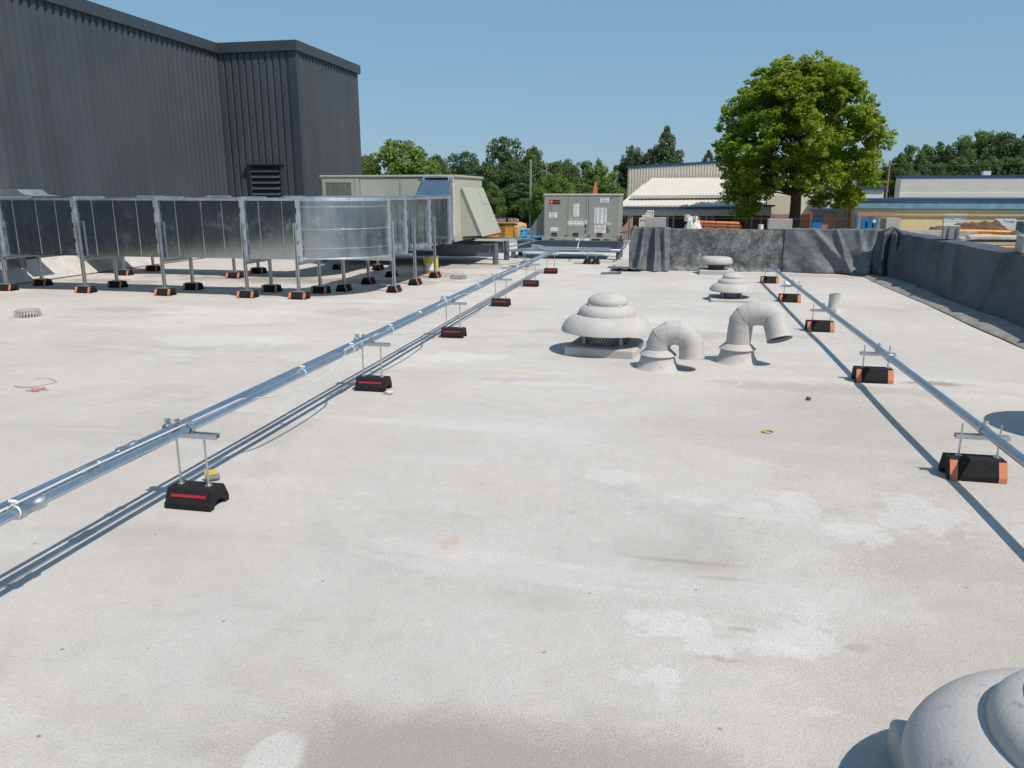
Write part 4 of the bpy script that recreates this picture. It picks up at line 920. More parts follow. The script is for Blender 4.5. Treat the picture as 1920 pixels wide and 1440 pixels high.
def crown_clumps(seed, n, shape):
    rg = random.Random(seed); out = []
    while len(out) < n:
        z = rg.uniform(0, 1); rmax = shape(z)
        if rg.random() > .25 + .75 * rmax: continue
        q = rmax * math.sqrt(rg.uniform(.12, 1)); a = rg.uniform(0, 2*math.pi)
        if q < rmax*.45 and .15 < z < .75 and rg.random() < .6: continue
        out.append((q*math.cos(a), q*math.sin(a), z, rg.uniform(.16, .32) * (.45 + .55*rmax)))
    return out
LM = dict(dark=leaf_mat('dark leaves', (.05,.092,.038), (.115,.175,.065)), mid=leaf_mat('green leaves', (.06,.115,.034), (.145,.215,.06)), light=leaf_mat('light green leaves', (.09,.16,.035), (.21,.29,.065)),
          conifer=leaf_mat('conifer needles', (.048,.085,.045), (.11,.15,.07), .3), maple=leaf_mat('maple leaves', (.10,.18,.02), (.29,.37,.042), .5))
round_ = lambda z: math.sqrt(max(0, 1 - (max(0, z-.42)/.58)**2)) * (.72 + .28*min(1, z/.35))
tall_ = lambda z: .80*math.sqrt(max(0, 1 - (max(0, z-.5)/.5)**2)) * (.6 + .4*min(1, z/.45))
cone_ = lambda z: .05 + .9 * min(1, 1.9*(1 - z))**.9
CR = {}
for kind in ('dark','mid','light'):
    for i in range(2):
        sh = (round_, tall_)[i]
        CR[kind, i] = leaves_mesh('crown', [(x, y, z*2, r) for x, y, z, r in crown_clumps(len(kind)*10+i, 110, sh)], 1500, .042, LM[kind], i*7+len(kind))
CR['conifer', 0] = leaves_mesh('crown', [(x, y, z*2, r*.95) for x, y, z, r in crown_clumps(99, 150, cone_)], 2200, .036, LM['conifer'], 5, .6)
TRUNK = MB().tube([(0,0,-.6),(.01,0,.3),(0,.02,.9),(0,0,1.5)], [.06,.045,.03,.01], 8)
def tree(px, topy, hw, Y, kind, var, label, group, wmul=1.0, base=-3.6):
    p = at(px, topy, Y); sc = (at(px+hw, topy, Y) - at(px, topy, Y)).length
    H = p.z - base; cz = base + max(.5, H*.10)
    t = thing('tree', label, 'tree', (p.x, Y, base), random.uniform(0, 6.28), group, world=False)
    o = bpy.data.objects.new('crown', CR[kind, var]); COL.objects.link(o); o.parent = t; o.location = (0,0,H*.12); o.scale = (sc*wmul, sc*wmul, H*.88/2.12)
    q = TRUNK.build('trunk', M['bark'], t, smooth=60); q.scale = (H*.25, H*.25, H*.5); q.location = (0,0,H*.1)
LIST = [  # px, top y, half width px, distance, kind, crown shape, label
 (748,258,72,112,'light',0,'bright green spreading tree right behind the dark building'), (682,283,30,125,'mid',0,'green tree just peeping past the corner of the dark building'),
 (818,288,34,120,'mid',1,'small green tree between the bright spreading tree and darker ones'), (868,280,44,128,'dark',0,'broad dark tree above the big tan unit hood'),
 (946,250,46,140,'dark',0,'tallest dark round tree left of the lamp pole'), (905,300,40,110,'dark',1,'dark leaning tree in front, right of the tan unit'),
 (922,340,30,90,'mid',1,'narrow bushy tree standing nearest, next to the intake hood'), (1000,272,30,135,'mid',1,'slender tree behind the lamp pole'),
 (965,300,44,118,'dark',1,'dark tree behind the green house'), (1050,292,40,122,'mid',0,'green tree right of the lamp pole'), (1040,322,44,98,'light',0,'light green tree above the small labelled unit'),
 (1092,298,40,130,'dark',0,'dark tree behind the salmon flag'), (1128,294,38,115,'light',1,'bright green tree left of the white roofed building'), (1162,306,26,125,'dark',0,'dark tree touching the corner of the white roofed building'),
 (1186,268,32,125,'dark',1,'loose crowned dark tree over the white roofed building'), (1252,230,46,118,'conifer',0,'tall pointed conifer behind the white roofed building'), (1220,274,40,124,'conifer',0,'lower conifer beside the tall pointed one'), (1330,276,26,130,'conifer',0,'dark conifer just left of the big maple'),
 (1690,285,34,112,'mid',1,'yellowish tree beside the right utility pole'), (1655,300,40,120,'mid',0,'tree behind the big maple on its right'),
]
for a in LIST: tree(*a, group='trees along the far side of the site')
FILL = [(700,335,60,105,'mid',0),(770,320,60,118,'mid',0),(850,330,55,112,'dark',0),(900,345,50,120,'dark',0),(985,340,60,112,'dark',0),(1010,365,45,105,'mid',0),(1080,340,60,108,'dark',0),(1140,340,50,112,'mid',0),(1190,330,50,128,'dark',0),(640,330,60,130,'dark',0)]
for i, a in enumerate(FILL): tree(*a, 'dense low green tree filling the gap below the taller treetops', 'low trees filling the treeline')
RIGHT = [(1715,268,38,165,'dark',0),(1757,262,44,176,'dark',1),(1800,258,44,172,'dark',0),(1846,234,56,186,'mid',0),(1893,243,52,178,'dark',0),(1940,240,52,180,'dark',1),(1990,250,56,178,'mid',0),
 (1705,315,42,150,'dark',0),(1752,302,46,152,'dark',0),(1800,292,50,154,'mid',1),(1838,300,50,150,'dark',0),(1880,285,50,152,'mid',0),(1925,285,50,150,'dark',0),(1975,290,60,150,'dark',0),(1735,335,50,140,'dark',0),(1790,335,50,138,'dark',1),(1845,335,50,140,'mid',0),(1900,330,50,138,'dark',0),(1950,325,55,140,'dark',0)]
for i, a in enumerate(RIGHT): tree(*a, 'dark green tree in the dense wood beyond the right-hand building', 'trees of the dark wood on the right')

# the big maple
TX, TY, TB = 10.95, 77.0, -3.6
mt = thing('maple_tree', 'big leafy maple standing alone in front of the white building', 'tree', (TX, TY, TB), world=True)
def mp(px, py): return at(px, py, TY)
rg = random.Random(5); cl = []; limbs = MB()
limbs.tube([(TX,TY,TB-.1),(TX,TY,TB+.5),(TX+.05,TY,0),(TX-.05,TY,3),(TX+.1,TY,6.5),(TX-.1,TY,10.5)], [.80,.60,.48,.42,.30,.10], 14)
CX_, CZ0, CZ1 = 10.75, -.6, 13.0
def prof(z):          # crown radius by height, read from its outline
    zs_ = [-1.0, 0.5, 2.5, 4.5, 6.5, 8.5, 10.5, 12.0, 13.2]; rs_ = [4.2, 6.4, 7.6, 8.2, 7.8, 7.0, 5.8, 4.3, 2.2]
    return float(np.interp(z, zs_, rs_))
N = 0
while N < 400:
    z = rg.uniform(-.4, 12.6); a = rg.uniform(0, 2*math.pi); q = math.sqrt(rg.uniform(.1, 1.0)); rr_ = prof(z)
    if q < .5 and z < 9 and rg.random() < .6: continue
    if z < 2.2 and q < .72 and rg.random() < .85: continue
    k_ = rg.uniform(.72, 1.0)
    x, y = TX - .15 + (q*rr_*.93 - .3)*math.cos(a), TY + q*rr_*.85*math.sin(a)
    if z < 2.1 and abs(x - TX) < 2.4: continue
    if z < 1.3 and TX - 3.6 < x < TX + 2.4: continue
    if z < .5 and x > TX - 3.6: continue
    if x > TX + 4.5 and z < .3 + .5 * (x - TX - 4.5): continue
    r_ = rg.uniform(.65, 1.45); cl.append((x, y, z + rg.uniform(-.3,.3), r_)); N += 1
    if N % 6 == 0:
        zb = max(1.2, min(8, z - 1.0 - .5*math.hypot(x-TX, y-TY))); s0 = Vector((TX, TY, zb)); e_ = Vector((x, y, z)); mdl = s0.lerp(e_, .5) + Vector((rg.uniform(-.4,.4), rg.uniform(-.4,.4), rg.uniform(.1,.9)))
        r0 = .15 if N % 18 == 0 else .085
        limbs.tube([s0, s0.lerp(mdl, .6) + Vector((0,0,.1)), mdl, mdl.lerp(e_, .6), e_], [r0, r0*.8, r0*.6, r0*.35, .02], 7)
limbs.build('trunk', M['bark'], mt, smooth=60)
# sprays of leaves round every clump: sub-clumps break up the outline
sub_ = []
for x, y, z, r_ in cl:
    sub_.append((x, y, z, r_*.72))
    for _ in range(6):
        d = Vector((rg.gauss(0,1), rg.gauss(0,1), rg.gauss(0,.7))).normalized() * r_ * rg.uniform(.6, 1.05)
        sub_.append((x+d.x, y+d.y, z+d.z*.8, r_*rg.uniform(.22,.42)))
me = leaves_mesh('crown', sub_, 125, .165, LM['maple'], 77, .62, .8)
o = bpy.data.objects.new('crown', me); COL.objects.link(o); me.transform(Matrix.Translation(-Vector(mt.location))); o.parent = mt

# ------------------------------------------------------------------ buildings beyond
BZ = -3.6
def quadv(mb, *pts): mb.add(pts, [tuple(range(len(pts)))]); return mb
# A: white metal-roofed school wing
A = thing('building', 'low white metal building with ribbed upper wall and blue eaves, behind the maple', 'building', (3, 88, BZ))
AY = 92.0
xl, xr = at(1178,312,AY).x, at(1432,312,AY).x
zt0, zt1, zm = at(1178,316,AY).z, at(1348,306,AY).z, 1.9
slope = (zt1-zt0)/(at(1348,303,AY).x - xl)
MB().corr((xl,AY,0),(xr,AY,0), BZ, zt0, (0,-1,0), .32, .05, z1b=zt0+slope*(xr-xl)).build('upper_wall', M['tanside'], A)
m = MB(); m.hexa([(xl-.15,AY-.09,zt0),(xr,AY-.09,zt0+slope*(xr-xl)),(xr,AY+.3,zt0+slope*(xr-xl)),(xl-.15,AY+.3,zt0)], [(xl-.15,AY-.09,zt0+.26),(xr,AY-.09,zt0+.26+slope*(xr-xl)),(xr,AY+.3,zt0+.26+slope*(xr-xl)),(xl-.15,AY+.3,zt0+.26)]); m.build('eave_trim', M['blue'], A)
MB().box(xl, xr, AY+.3, AY+14, BZ, zt0).build('rear_block', M['tanside'], A)
EY = 85.0
def roofslab(name, tl, tr_, bl, br_, yT, yB, th, ribs, par):
    a, b_, c, d = at(*tl, yT), at(*tr_, yT), at(*br_, yB), at(*bl, yB)
    m = MB(); m.hexa([a-Vector((0,0,th)), b_-Vector((0,0,th)), c-Vector((0,0,th)), d-Vector((0,0,th))], [a, b_, c, d]); o = m.build(name, M['creamroof'], par)
    if ribs:
        r_ = MB()
        for i in range(ribs+1):
            k_ = i/ribs; p, q = a.lerp(b_, k_), d.lerp(c, k_); r_.bar(p + Vector((0,0,.03)), q + Vector((0,0,.03)), .07, .06)
        r_.build('rib', M['creamroof'], o)
    return o
roofslab('canopy_roof', (1208,345), (1432,343.6), (1160,386), (1436,384.6), AY-.3, EY, .15, 36, A)
roofslab('raised_roof', (1224,334), (1430,333), (1183,367), (1432,365), AY-.35, EY+1.5, .3, 38, A)
e0, e1 = at(1160,389,EY-.1), at(1436,389,EY-.1)
MB().hexa([(e0.x,EY-.25,e0.z-.12),(e1.x,EY-.25,e0.z-.12),(e1.x,EY-.02,e0.z-.12),(e0.x,EY-.02,e0.z-.12)], [(e0.x,EY-.25,e0.z+.08),(e1.x,EY-.25,e0.z+.08),(e1.x,EY-.02,e0.z+.08),(e0.x,EY-.02,e0.z+.08)]).build('gutter', M['blue'], A)
zf0, zf1 = at(1200,404,EY).z, at(1200,391,EY).z
MB().corr((e0.x+.2,EY+.05,0),(e1.x,EY+.05,0), zf0, zf1, (0,-1,0), .3, .05).build('fascia_panel', M['tanside'], A)
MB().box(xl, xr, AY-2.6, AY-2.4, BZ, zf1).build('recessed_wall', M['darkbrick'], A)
for px0, px1 in ((1240,1265),(1311,1338)):
    a, c = at(px0,403,AY-2.62), at(px1,403,AY-2.62)
    f = MB(); f.box(a.x, c.x, AY-2.70, AY-2.61, BZ, a.z); dr = f.build('double_door', M['cream'], A)
    g_ = MB(); mid_ = (a.x+c.x)/2
    g_.box(a.x+.14, mid_-.12, AY-2.72, AY-2.701, BZ+.3, a.z-.15); g_.box(mid_+.12, c.x-.14, AY-2.72, AY-2.701, BZ+.3, a.z-.15); g_.build('pane', M['glass'], dr)
MB().box(at(1178,390,EY).x, at(1184,390,EY).x, EY+.15, EY+.5, BZ, zf1).build('column', M['tanside'], A)
# curved brick screen wall by the left end
c0, c1 = at(1166,440,EY-1), at(1187,405,EY-1)
pts = [(c0.x + (c1.x-c0.x)*math.sin(t), BZ + (c1.z-BZ)*(.55+.45*math.sin(t))) for t in np.linspace(0, math.pi/2, 10)]
bw = MB().prism([(c0.x, BZ)] + pts + [(c1.x, BZ)], 'Y', EY-1.3, EY-1).build('screen_wall', M['brick']); tag(bw, 'quarter-round brick screen wall at the end of the white building', 'wall')
# B: tall cream hall behind the maple, with brick foot and ribbed wing
B = thing('building', 'tall cream hall with blue trim and brick base, half hidden by the maple', 'building', (14, 95, BZ))
b0, b1 = at(1450,300,93).x, at(1562,300,93).x
za = at(1500,312,93).z; zbk = at(1530,402,93).z
MB().box(b0, b1, 93, 104, zbk, za).build('wall', M['cream'], B); MB().box(b0-.03, b1+.03, 92.96, 104, BZ, zbk-.01).build('brick_base', M['brick'], B)
MB().box(b0-.2, b1+.2, 92.88, 104.2, za+.01, za+.5).build('eave_trim', M['blue'], B)
q0, q1 = at(1545,405,90).x, at(1617,405,90).x; zq = at(1590,355,90).z
MB().corr((q0,90,0),(q1,90,0), BZ, zq, (0,-1,0), .42, .08).build('ribbed_wall', M['tanside'], B)
q2 = at(1648,405,91).x
MB().box(q1+.01, q2, 90.05, 97, BZ, zq).build('wall', M['cream'], B)
MB().box(q0-.1, q2+.15, 89.86, 97.2, zq+.01, zq+.42).build('eave_trim', M['blue'], B)
r0, r1 = at(1524,405,88.5).x, at(1568,405,88.5).x; zr = at(1540,396,88.5).z
pv = MB().box(r0-.05, r1, 88.5, 89.9, BZ, zr).build('porch', M['brick'], B); MB().box(r0-.3, r1+.2, 88.0, 89.9, zr+.01, zr+.28).build('porch_roof', M['blue'], pv)
MB().box(r0+.02, at(1543,405,88.4).x, 88.42, 88.49, BZ, at(1540,405,88.4).z).build('door', M['blued'], pv)
# B left low block with pale wall and a black wedge canopy
l0, l1 = at(1437,400,86).x, at(1492,400,86).x
lb = thing('building', 'small pale block in the shade left of the maple trunk', 'building', (l0+1.5, 87, BZ))
MB().box(l0, l1, 86, 91.5, at(1470,402,86).z+.01, at(1470,366,86).z).build('wall', M['cream'], lb); MB().box(l0-.02, l1+.02, 85.97, 91.5, BZ, at(1470,402,86).z).build('brick_base', M['brick'], lb)
cgd = thing('building', 'ribbed low lean-to under the lower branches of the maple', 'building', (6.4, 85, BZ))
a, c = at(1400,400,84.2), at(1446,400,84.2)
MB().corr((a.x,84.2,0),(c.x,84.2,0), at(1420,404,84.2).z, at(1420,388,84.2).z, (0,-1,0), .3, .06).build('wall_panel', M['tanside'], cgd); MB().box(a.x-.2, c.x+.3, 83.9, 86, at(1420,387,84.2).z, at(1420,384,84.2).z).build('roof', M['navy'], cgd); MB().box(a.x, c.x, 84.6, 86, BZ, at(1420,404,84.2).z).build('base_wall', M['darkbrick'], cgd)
# C: yellow stucco wing with blue fascia on the right
Cb = thing('building', 'yellow stucco school wing with blue fascia, brick panel and blue double doors', 'building', (27, 86, BZ))
CY = 86.0
k0 = at(1609,400,CY).x; k1 = 52.0; ze = at(1615,392,CY).z
MB().box(k0, k1, CY, CY+12, BZ, ze).build('wall', M['stucco'], Cb)
f0 = at(1602,380,CY-1).x; zf_ = at(1612,391,CY-1).z; zg_ = at(1612,380,CY-1).z; zh_ = at(1612,372,CY-1).z
MB().prism([(CY-.05, zf_-.05), (CY-.20, zf_), (CY-.11, zg_+.1), (CY-.05, zg_+.1)], 'X', f0+.3, k1).build('fascia', M['paleblue'], Cb)
MB().box(f0, k1, CY-.20, CY+12, zg_+.11, zh_).build('roof_edge', M['blue'], Cb)
m = MB().box(k0+.3, k1, CY-.10, CY-.005, ze-.75, ze-.55); m.build('ledge', simple('stained ledge', (.36,.29,.16), .9, var=.3), Cb, bevel=.02)
pb = at(1680,397,CY-.06)
MB().box(k0-.02, pb.x, CY-.08, CY-.004, BZ, pb.z).build('brick_panel', M['brick'], Cb)
d0, d1_ = at(1617,408,CY-.1), at(1647,408,CY-.1)
dd = MB().box(d0.x, d1_.x, CY-.14, CY-.085, BZ, d0.z).build('double_door', M['blued'], Cb)
mid_ = (d0.x+d1_.x)/2
g_ = MB(); g_.box(mid_-.42, mid_-.22, CY-.155, CY-.141, d0.z-1.0, d0.z-.35); g_.box(mid_+.22, mid_+.42, CY-.155, CY-.141, d0.z-1.0, d0.z-.35); g_.build('pane', M['glass'], dd)
MB().box(mid_-.02, mid_+.02, CY-.152, CY-.141, BZ, d0.z).build('astragal', M['blue'], dd)
MB().box(d1_.x-.5, d1_.x-.2, CY-.158, CY-.141, d0.z-.5, d0.z-.2).build('notice', M['white'], dd)
MB().box(at(1605,410,CY-.1).x-.1, at(1608,410,CY-.1).x, CY-.6, CY-.1, BZ, d0.z+.2).build('side_door', M['blued'], Cb)
for (a_, c_, z0_, z1_) in ((1627,1639,406,402.5), (1651,1660,420,415)):
    s0, s1 = at(a_,z0_,CY-.1), at(c_,z1_,CY-.1); sg_ = MB().box(s0.x, s1.x, CY-.12, CY-.085, s0.z, s1.z).build('sign', simple('red sign %d' % a_, (.55,.10,.08), .5), Cb); MB().box(s0.x+.05, s1.x-.05, CY-.125, CY-.1205, (s0.z*.6+s1.z*.4), (s0.z*.45+s1.z*.55)).build('print', M['white'], sg_)
for px0, px1, py0, py1, body in ((1767,1813,402,437,'two'), (1863,1906,410,437,'one')):
    a, c = at(px0,py1,CY-.1), at(px1,py0,CY-.1); ww = MB().box(a.x, c.x, CY-.06, CY-.004, a.z, c.z).build('wrap_patch', M['wrap'], Cb)
    if body == 'two':
        for f_ in (.24, .76):
            text('Tyvek', .44, (a.x+(c.x-a.x)*f_, CY-.065, c.z-.42), M['blueink'], ww, depth=.003); MB().box(a.x+(c.x-a.x)*f_-.5, a.x+(c.x-a.x)*f_+.5, CY-.066, CY-.061, c.z-.74, c.z-.71).build('print', M['inkred'], ww)
    else: text('Tyvek', .45, ((a.x+c.x)/2+.3, CY-.065, c.z-.28), M['blueink'], ww, depth=.003)
a = at(1908,415,CY-1.2); bn = MB().box(a.x, a.x+2.4, CY-2.2, CY-.9, BZ, a.z).build('dumpster', simple('teal bin', (.02,.10,.17), .5), bevel=.1); tag(bn, 'dark teal bin against the yellow wall at the right edge', 'bin')
a, c = at(1690,334,100), at(2100,330,100); zb_ = at(1690,370,100).z
up = thing('building', 'pale flat upper storey with blue coping behind the yellow wing', 'building', (a.x+8, 104, BZ))
MB().box(a.x, c.x, 100, 102.2, BZ, a.z-.01).build('wall', M['pale'], up); MB().box(a.x-.05, c.x, 99.95, 102.2, a.z, a.z+.3).build('coping', M['blue'], up); MB().box(a.x-.02, c.x, 99.93, 99.995, zb_, zb_+.5).build('band', M['cream'], up)
q = at(1843,331,101); MB().box(q.x, q.x+.8, 101, 101.8, a.z+.301, at(1843,321,101).z).build('vent_box', M['white'], up)

# house, fence, poles, wires
hh_ = at(938,405,150); hx0, hx1 = at(930,400,150).x, at(988,400,150).x; zev = at(955,393,150).z
hs = thing('house', 'small pale green house with white gable under the trees', 'house', ((hx0+hx1)/2, 150, BZ))
MB().box(hx0, hx1, 150, 158, BZ, zev).build('wall', M['greenhouse'], hs)
m = MB(); mx = hx0+(hx1-hx0)*.38; zr_ = at(950,384,150).z; m.prism([(hx0-.6, zev-.1), (mx, zr_), (hx1+.6, zev+.1), (hx1+.6, zev+.35), (mx, zr_+.3), (hx0-.6, zev+.2)], 'Y', 149.3, 158.5); m.build('roof', M['white'], hs)
for px0, px1 in ((944,951),(961,971),(972,981)):
    a, c = at(px0,399,149.9), at(px1,394,149.9); wf = MB().box(a.x-.12, c.x+.12, 149.9, 149.99, a.z-.12, c.z+.12).build('window', M['white'], hs); MB().box(a.x, c.x, 149.86, 149.895, a.z, c.z).build('pane', M['glass'], wf)
fx0, fx1 = at(962,405,125).x, at(1022,405,125).x
fn = thing('fence', 'cedar board fence in front of the green house', 'fence', ((fx0+fx1)/2, 125, BZ))
m = MB(); x = fx0
while x < fx1: m.box(x, x+.14, 125, 125.03, BZ, at(985,401,125).z + random.uniform(-.03,.03)); x += .155
m.build('boards', M['fence'], fn)
def pole(name, label, px, topy, Y, r, mat):
    p = at(px, topy, Y); t = thing(name, label, 'pole', (p.x, Y, BZ)); MB().tube([(p.x,Y,BZ),(p.x,Y,p.z)], [r, r*.75], 10).build('shaft', M[mat], t, smooth=40); return t, p
t, p1_ = pole('lamp_pole', 'grey lamp pole with a long curved arm before the trees', 995, 299, 100, .17, 'greypole')
a = at(1020,320,100); MB().tube([(p1_.x,100,at(995,334,100).z), (p1_.x+.9,99.9,at(1007,325,100).z), (a.x,99.8,a.z)], .05, 8).build('arm', M['greypole'], t, smooth=40); MB().obox((a.x+.15,99.8,a.z-.03), .55, .25, .14).build('lamp_head', M['greypole'], t, bevel=.04)
t, p2_ = pole('utility_pole', 'brown wooden utility pole between the maple and the dark wood', 1669, 301, 110, .16, 'pole')
MB().box(p2_.x-.8, p2_.x+.8, 109.85, 109.99, p2_.z-.5, p2_.z-.38).build('crossarm', M['pole'], t)
def wire(label, a, c, sag, r=.022):
    pts = [a.lerp(c, k_/16) + Vector((0,0,-sag*4*(k_/16)*(1-k_/16))) for k_ in range(17)]
    tag(MB().tube(pts, r, 5).build('wire', M['wire'], smooth=60), label, 'wire')
wire('overhead wire from the grey lamp pole to the white building', p1_ + Vector((0,0,-.3)), at(1178,345,96), .5)
wire('lower wire looping from the grey lamp pole to behind the small unit', at(996,350,100), at(1060,363,96), .5, .03)
wire('guy wire slanting down left of the grey lamp pole', p1_ + Vector((0,0,-.2)), at(986,330,104), .0)
wire('overhead wire from the brown utility pole across the dark wood', p2_ + Vector((.4,0,-.4)), at(2050,293,112), .6)
wire('overhead wire from the brown utility pole behind the maple', p2_ + Vector((-.4,0,-.4)), at(1560,315,112), .5)

# excavator, truck, graffiti bin
ex = thing('excavator', 'orange excavator with black boom, lettering on its dark side', 'excavator', (-9.8, 46, BZ))
EYc = 45.0
a, c = at(890,418,EYc), at(972,448,EYc)
MB().box(a.x, c.x-.12, EYc, EYc+2.6, c.z-.15, a.z-.02).build('engine_cover', M['excav'], ex, bevel=.18, seg=3)
gl = MB()
for i in range(5):
    z0 = at(938,421+i*5.4,EYc).z; gl.box(at(936,420,EYc).x, at(947,420,EYc).x, EYc-.012, EYc+.02, z0-.10, z0)
gl.build('grille', simple('grille brown', (.22,.10,.03), .6), ex)
MB().box(c.x-.35, c.x+.06, EYc-.05, EYc+2.5, at(970,448,EYc).z, at(970,421,EYc).z).build('counterweight', simple('pale orange weight', (.55,.32,.13), .6, var=.3, scale=3), ex, bevel=.15, seg=3)
bm_ = MB().hexa([(at(885,418,EYc).x,EYc-.1,at(900,417,EYc).z),(at(973,417,EYc).x,EYc-.1,at(970,417,EYc).z),(at(973,417,EYc).x,EYc+.5,at(970,417,EYc).z),(at(885,418,EYc).x,EYc+.5,at(900,417,EYc).z)],
  [(at(885,408,EYc).x,EYc-.1,at(900,407,EYc).z),(at(966,408,EYc).x,EYc-.1,at(966,409,EYc).z),(at(966,408,EYc).x,EYc+.5,at(966,409,EYc).z),(at(885,408,EYc).x,EYc+.5,at(900,407,EYc).z)]).build('boom', M['black'], ex, bevel=.03)
text("O'ROURKE", .27, (at(936,413,EYc).x, EYc-.105, at(936,413.2,EYc).z), M['white'], bm_, depth=.004, sx=.62)
text("O'ROUR", .27, (at(963.5,413,EYc).x, EYc-.105, at(963,413.2,EYc).z), M['white'], bm_, depth=.004, sx=.62)
MB().box(at(890,420,EYc).x, at(915,420,EYc).x, EYc+.8, EYc+2.4, a.z, at(900,404,EYc).z).build('cab', M['glass'], ex, bevel=.1)
for y in (EYc+.1, EYc+2.0):
    MB().prism([(a.x-.8,BZ+.2),(a.x-.4,BZ+.01),(c.x-.1,BZ+.01),(c.x+.3,BZ+.3),(c.x+.1,BZ+.85),(a.x-.5,BZ+.85)], 'Y', y, y+.55).build('track', M['black'], ex, bevel=.05)
MB().box(a.x+.3, c.x-.6, EYc+.4, EYc+2.3, BZ+.86, c.z-.16).build('undercarriage', M['rust'], ex)
TYk = 78.0
a, c = at(982,432,TYk), at(1010,410,TYk)
tk = thing('pickup_truck', 'dark blue pickup truck parked behind the excavator', 'truck', ((a.x+c.x)/2, TYk, BZ)); w_ = 2.6
x0 = a.x - .3; gz_ = BZ
tb = MB(); tb.prism([(x0,gz_+.55),(x0,gz_+1.15),(x0+1.5,gz_+1.25),(x0+1.9,gz_+1.95),(x0+3.6,gz_+2.0),(x0+3.9,gz_+1.25),(x0+5.6,gz_+1.2),(x0+5.6,gz_+.55)], 'Y', TYk, TYk+1.9); body = tb.build('body', M['navy'], tk, bevel=.08)
MB().prism([(x0+1.75,gz_+1.3),(x0+2.0,gz_+1.86),(x0+3.45,gz_+1.9),(x0+3.65,gz_+1.3)], 'Y', TYk-.012, TYk+.02).build('window', M['glass'], body)
for xw in (x0+1.1, x0+4.5):
    for yw in (TYk-.05, TYk+1.7): MB().tube([(xw,yw,gz_+.42),(xw,yw+.25,gz_+.42)], .42, 20).build('wheel', M['black'], tk, smooth=40)
for yw in (TYk+.15, TYk+1.5): MB().box(x0-.02, x0+.05, yw, yw+.3, gz_+.9, gz_+1.1).build('headlight', M['white'], tk)
DYk = 42.0
a, c = at(974,444,DYk), at(1006,429,DYk)
db = thing('barrier', 'bright blue site barrier covered in dark squiggles', 'barrier', ((a.x+c.x)/2, DYk, BZ))
o = MB().box(a.x, c.x+.4, DYk, DYk+.35, BZ, c.z).build('panel', M['lightblue'], db, bevel=.03)
sq = MB()
for i in range(26):
    x = random.uniform(a.x+.05, c.x+.3); z = random.uniform(a.z-.1, c.z-.06); sq.obox((x, DYk-.006, z), random.uniform(.05,.16), .006, random.uniform(.02,.05), ry=random.uniform(-.9,.9))
sq.build('squiggle', simple('dark blue scrawl', (.01,.03,.12), .6), o)
fl0 = at(1113,362,40); fl1 = at(1117,343,40)
t = thing('flag', 'salmon flag on a short stick above the small labelled unit', 'flag', (fl0.x, 40, BZ)); MB().tube([(fl1.x,40,BZ),(fl1.x,40,at(1115,340,40).z)], .02, 6).build('stick', M['greypole'], t)
MB().prism([(fl1.x-.06,fl1.z),(fl1.x+.04,fl1.z),(fl1.x+.11,fl0.z-.1),(fl1.x-.14,fl0.z-.1)], 'Y', 39.97, 40.02).build('cloth', M['salmon'], t, bevel=.01)

# construction yard in front of the school: racks, wrapped pallet, white forms, fence, dirt, lumber
def yard_stack(px0, px1, py_top, py_bot, Y): a = at(px0, py_bot, Y); c = at(px1, py_top, Y); return a.x, c.x, a.z, c.z
for i, (px0, px1, pyt) in enumerate(((1211,1226,395),(1207,1221,400),(1202,1218,404),(1197,1214,409))):
    x0, x1_, z0, z1_ = yard_stack(px0, px1, pyt, 440, 40 - i*.5)
    t = thing('form_panel', ['tallest white slotted form standing at the back of the stepped row', 'second tallest white slotted form in the stepped row', 'third white slotted form in the stepped row', 'lowest white slotted form at the front of the stepped row'][i], 'form', ((x0+x1_)/2, 40-i*.5, BZ), group='white slotted forms behind the far parapet')
    p_ = MB().box(x0, x1_, 40-i*.5, 40.4-i*.5, BZ, z1_).build('body', M['tarpwhite'], t, bevel=.015)
    s = MB()
    for k_ in range(3): s.box(x0+.06+k_*(x1_-x0-.06)/3, x0+.04+(k_+.7)*(x1_-x0-.06)/3, 39.99-i*.5, 40-i*.5-.001, z1_-.14, z1_-.07)
    s.build('slot', M['ink'], p_)
x0, x1_, z0, z1_ = yard_stack(1277, 1325, 413, 436, 36)
TH, PHI = np.meshgrid(np.linspace(0, 2*math.pi, 60), np.linspace(0, math.pi/2, 24)); cxm = (x0+x1_)/2
ca, sa = np.cos(TH), np.sin(TH); sq_ = lambda v: np.sign(v)*np.abs(v)**.6
P = np.stack([cxm + (x1_-x0)/2*sq_(np.cos(PHI))*sq_(ca)*(1+.15*fbm(TH*2, PHI*3, 90, 3)), 37 + .9*sq_(np.cos(PHI))*sq_(sa), BZ + (z1_-BZ)*np.sin(PHI)**.45*(1+.10*fbm(TH*3, PHI*3, 91, 4))], -1)
tag(MB().grid(P).build('wrapped_pallet', M['tarpwhite'], smooth=50), 'pallet of bagged goods under a crumpled whitish sheet', 'pallet')
a = at(1284,413,37); pb_ = thing('pail', 'white pail with a yellow mark on top of the wrapped pallet', 'pail', (at(1288,410,37).x, 37, a.z-.05), world=False)
MB().lathe([(0,0),(.11,0),(.13,.28),(.135,.30),(0,.305)], n=20).build('body', M['white'], pb_, smooth=40); m = MB(); m.obox((0,-.125,.16), .09, .012, .09); m.build('label', M['yellow'], pb_)
x0, x1_, z0, z1_ = yard_stack(1316, 1400, 414, 436, 37)
rk = thing('steel_rack', 'rusty orange steel rack of pipes behind the far parapet', 'rack', ((x0+x1_)/2, 37.5, BZ))
for x in np.linspace(x0, x1_-.3, 4): 
    for y in (37, 38.4): MB().box(x, x+.09, y, y+.09, BZ, at(1316,417,37).z + (.06 if x < x0+1 else -.1)).build('upright', M['rust'], rk)
